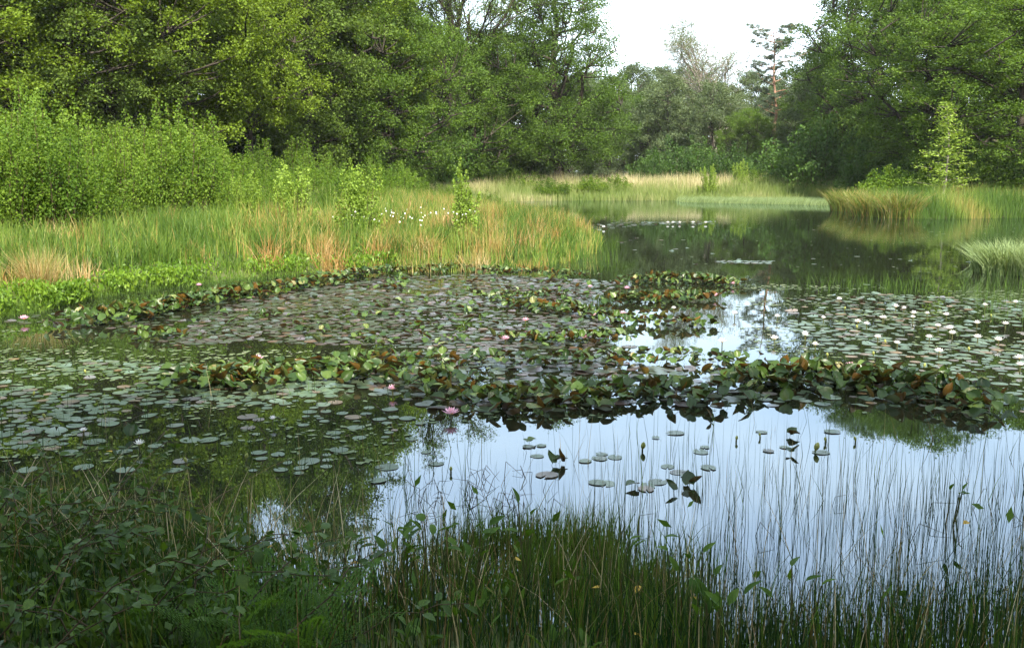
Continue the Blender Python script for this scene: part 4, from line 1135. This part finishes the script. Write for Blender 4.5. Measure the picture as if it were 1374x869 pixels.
# undergrowth of small leaves hiding the soil
n = 30000
X_ = r.uniform(-4.5, -.9, n) + np.abs(r.normal(0, .2, n)); Y_ = r.uniform(2.6, 5.3, n); Pn = np.stack([X_, Y_], 1)
k = (~inpoly(Pn, SHORE)) & (Y_ > 2.0); Pn = Pn[k]
Cn = np.column_stack([Pn, height(Pn) + r.uniform(.02, .22, len(Pn))])
V, Fc = leaf_quads(Cn, r.uniform(.02, .055, len(Pn)), r.uniform(.010, .03, len(Pn)), r.normal(size=(len(Pn), 3)), r)
tag(link('undergrowth', mesh_np('undergrowth', V, Fc, M['bramble'])), 'low leafy undergrowth covering the near bank', kind='stuff')

def leaf_mesh(name, mat, L=1.0, Wd=.6, fold=.18, curl=.25, nv=6):
    V, Fc = [], []
    for i in range(nv + 1):
        v = i / nv; w = Wd / 2 * math.sin(math.pi * min(.995, v ** .75)) ** .8 + .005
        z = -curl * v * v
        V += [(-w, v * L, z + fold * w), (0, v * L, z), (w, v * L, z + fold * w)]
        if i:
            b = 3 * i
            Fc += [(b - 3, b - 2, b + 1, b), (b - 2, b - 1, b + 2, b + 1)]
    return mesh_np(name, V, Fc, M[mat], smooth=True)
BR = [leaf_mesh('bramble_leaf', 'bramble', Wd=w, fold=f, curl=c) for w, f, c in ((.62, .3, .15), (.7, .15, .3), (.55, .45, .1))]
MR = [leaf_mesh('marsh_leaf', 'marsh', Wd=w, fold=f, curl=c) for w, f, c in ((.42, .5, .1), (.5, .4, .3), (.36, .6, .2))]
YL = leaf_mesh('yellow_leaf', 'yellowleaf', Wd=.5, fold=.3, curl=.2)

def bramble(x, y, label, seed, nst=7, Hh=.55):
    r = np.random.default_rng(seed)
    o = thing('bramble_bush', label, 'bramble', (x, y, gz(x, y)))
    tb = Tubes(); lv = []
    for k in range(nst):
        a = r.uniform(0, 6.28); L = r.uniform(.35, .8)
        s = np.linspace(0, 1, 9)[:, None]
        d = np.array([math.cos(a), math.sin(a), 0])
        P = d * L * s + np.array([0, 0, 1.]) * Hh * r.uniform(.6, 1.1) * (1.9 * s - 1.15 * s * s) + r.normal(0, .012, (9, 3))
        P += r.normal(0, .08, 3) * np.array([1, 1, 0])
        tb.add(P, np.linspace(.0032, .0014, 9), 5)
        for q in range(2, 9):
            for side in (-1, 1, 0):
                a2 = a + side * r.uniform(.7, 1.2)
                lv.append((P[q] + r.normal(0, .01, 3), a2 - math.pi / 2, r.uniform(-.6, .5), r.uniform(-.5, .5), r.uniform(.026, .05)))
    link('stems', tb.mesh('bramble_stems', M['twig']), o)
    for p, az, tl, ro, s in lv:
        Mx = Matrix.Translation(p) @ Matrix.Rotation(az, 4, 'Z') @ Matrix.Rotation(tl, 4, 'X') @ Matrix.Rotation(ro, 4, 'Y') @ Matrix.Scale(s, 4)
        link('leaf', random.choice(BR), o, mat4=Mx)
for k, (px, py, lab, h_) in enumerate([(30, 760, 'leafy bramble at the lower left corner', .5), (150, 800, 'bramble with one reddish shoot right of the corner one', .5), (90, 700, 'bramble reaching over the left floating pads', .55),
                                   (230, 850, 'low bramble at the bottom edge left of the ferns', .4), (20, 860, 'dense bramble in the very corner of the bank', .5), (350, 868, 'bramble between ferns at the bottom edge', .35),
                                   (-60, 720, 'bramble just past the left edge', .6)]):
    x, y = at(px, py + 10, .45)
    bramble(x, y, lab, 200 + k, 8, h_)

def frond_mesh(seed):
    r = np.random.default_rng(seed); Ps, Fs = [], []; tb = []
    V, Fc = [], []
    n = 22
    for k in range(n):
        t = .15 + .85 * k / n
        x0 = np.array([0, t, .55 * t - .55 * t * t])
        L = .34 * math.sin(math.pi * (.12 + .86 * t) ** .9) * (1.05 - t * .3)
        for sd_ in (-1, 1):
            m = max(3, int(L * 26))
            for q in range(m):
                f = (q + .5) / m
                c = x0 + np.array([sd_ * L * f, .10 * L * f, -.12 * L * f * f])
                l = .040 * (1.1 - f)
                for s2 in (-1, 1):
                    b = len(V)
                    V += [tuple(c - np.array([.010, 0, 0])), tuple(c + np.array([.010, 0, 0])), tuple(c + np.array([sd_ * .012, s2 * l, .006]))]
                    Fc.append((b, b + 1, b + 2))
    # rachis
    for k in range(10):
        t0, t1 = k / 10, (k + 1) / 10
        z = lambda t: .55 * t - .55 * t * t
        b = len(V)
        V += [(-.006, t0, z(t0)), (.006, t0, z(t0)), (0, t1, z(t1))]
        Fc.append((b, b + 1, b + 2))
    return mesh_np('frond', V, Fc, M['fern'])
FR = [frond_mesh(1), frond_mesh(2)]
for k, (px, py, lab, s) in enumerate([(355, 800, 'fern with an upright pale frond near the bottom centre left', .42), (410, 850, 'fern at the bottom edge under the dry stalks', .40), (300, 860, 'dark fern beside the bramble at the bottom', .38), (190, 830, 'small fern tucked under the brambles', .3)]):
    x, y = at(px, py + 25, .35); o = thing('fern', lab, 'fern', (x, y, gz(x, y)))
    for q in range(7):
        Mx = Matrix.Rotation(q * .9 + random.uniform(-.2, .2), 4, 'Z') @ Matrix.Rotation(random.uniform(.5, 1.1), 4, 'X') @ Matrix.Scale(s * random.uniform(.8, 1.15), 4)
        link('frond', FR[q % 2], o, mat4=Mx)

def marsh_plant(px, py, h, nl, label, seed, s=.08, group=None):
    r = np.random.default_rng(seed)
    x, y = at(px, py, h)
    z0 = max(0, gz(x, y)) ; o = thing('marsh_plant', label, 'marsh plant', (x, y, z0), group=group)
    tb = Tubes()
    for k in range(nl):
        q = np.array([r.normal(0, .035), r.normal(0, .035), -.05]); a = r.uniform(0, 6.28)
        hh = (h - z0) * r.uniform(.65, 1.05)
        tip = np.array([q[0] + .05 * math.cos(a), q[1] + .05 * math.sin(a), hh])
        tb.add(np.array([q, (q + tip) / 2 + r.normal(0, .008, 3), tip]), [.004, .0035, .0025], 5)
        Mx = Matrix.Translation(tip) @ Matrix.Rotation(a - math.pi / 2, 4, 'Z') @ Matrix.Rotation(r.uniform(.3, 1.2), 4, 'X') @ Matrix.Rotation(r.uniform(-.4, .4), 4, 'Y') @ Matrix.Scale(s * r.uniform(.7, 1.15), 4)
        link('leaf', random.choice(MR), o, mat4=Mx)
    link('stems', tb.mesh('marsh_stems', M['stalk']), o)
MP = [(530, 705, .46, 11, 'marsh plant with pointed leaves against the pale reflection, left one of the centre pair'), (575, 700, .47, 8, 'marsh plant with pointed leaves, right one of the centre pair'), (632, 705, .44, 7, 'marsh plant right of the centre pair'),
      (712, 672, .50, 4, 'tallest slim marsh plant with two curled leaves at centre'), (925, 728, .42, 6, 'marsh plant alone right of the green grass tuft'), (962, 797, .42, 12, 'dark bushy marsh plant low on the right of centre'),
      (1066, 762, .42, 4, 'small two leaved marsh plant among the right rushes'), (700, 775, .3, 4, 'marsh plant inside the green grass tuft'), (830, 715, .32, 3, 'small marsh plant at the top of the green grass tuft'),
      (470, 720, .32, 5, 'marsh plant at the left foot of the pale reflection'), (230, 660, .35, 8, 'leafy marsh plant behind the brambles'), (100, 665, .35, 6, 'pale leaved marsh plant above the left brambles'),
      (300, 690, .3, 6, 'marsh plant under the crossing rush stems'), (160, 650, .3, 5, 'marsh plant at the edge of the left pads'), (1285, 650, .2, 4, 'small marsh plant out in the right rushes'), (500, 790, .3, 7, 'marsh plant at the bottom left of the grass tuft'),
      (620, 810, .28, 6, 'marsh plant low below the grass tuft'), (400, 730, .28, 6, 'marsh plant right of the crossing stems'), (550, 850, .3, 7, 'marsh plant at the bottom edge, centre'), (770, 850, .3, 6, 'marsh plant at the bottom edge right of centre')]
for k, (px, py, h, nl, lab) in enumerate(MP):
    marsh_plant(px, py, h, nl, lab, 300 + k, .072)
# extra broad marsh leaves hugging the bottom, uncountable
n = 5200
Pn = near_pts(60000, lambda x, y, px: .05 * np.exp(-((y - 3.6) / .7) ** 2) * np.clip((1000 - px) / 500, .1, 1))
n = len(Pn)
V, Fc = leaf_quads(np.column_stack([Pn, np.maximum(height(Pn), 0) + r.uniform(.05, .28, n)]), r.uniform(.05, .09, n), r.uniform(.02, .035, n), r.normal(0, .6, (n, 3)) + np.array([0, 0, .7]), r)
tag(link('marsh_leaves', mesh_np('marsh_leaves', V, Fc, M['marsh'])), 'crowded pointed marsh leaves at the foot of the near rushes', kind='stuff')
# yellowed leaves
for px, py in [(150, 606), (505, 782), (365, 730), (222, 690), (858, 785), (1300, 700), (85, 655), (470, 755), (690, 750), (805, 788), (930, 800), (850, 850)]:
    x, y = at(px, py, .2)
    o = link('yellow_leaf', YL, None, mat4=Matrix.Translation((x, y, .2)) @ Euler((random.uniform(-.4, .6), random.uniform(-.4, .4), random.uniform(0, 6))).to_matrix().to_4x4() @ Matrix.Scale(.05, 4))
    tag(o, 'yellowed leaf caught in the near bank vegetation', 'leaf', 'yellowed leaves on the near bank')

# thin summer haze in the air
hz = [(x, y, z) for z in (-1.8, 26) for y in (-30, 190) for x in (-90, 90)]
hm = bpy.data.meshes.new('haze')
hm.from_pydata(hz, [], [(0, 2, 3, 1), (4, 5, 7, 6), (0, 1, 5, 4), (2, 6, 7, 3), (0, 4, 6, 2), (1, 3, 7, 5)])
m_, T_, N_, L_ = new_mat('haze_air')
pv = N_.new('ShaderNodeVolumePrincipled'); pv.inputs['Density'].default_value = .00014; pv.inputs['Color'].default_value = (.97, .98, 1, 1)
ov = N_.new('ShaderNodeOutputMaterial'); L_.new(pv.outputs[0], ov.inputs['Volume'])
hm.materials.append(m_)
tag(link('haze', hm), 'thin pale haze in the air over the pond', kind='stuff')
print('TRIS', sum(sum(len(p.vertices) - 2 for p in m.polygons[:1]) * len(m.polygons) for m in bpy.data.meshes))
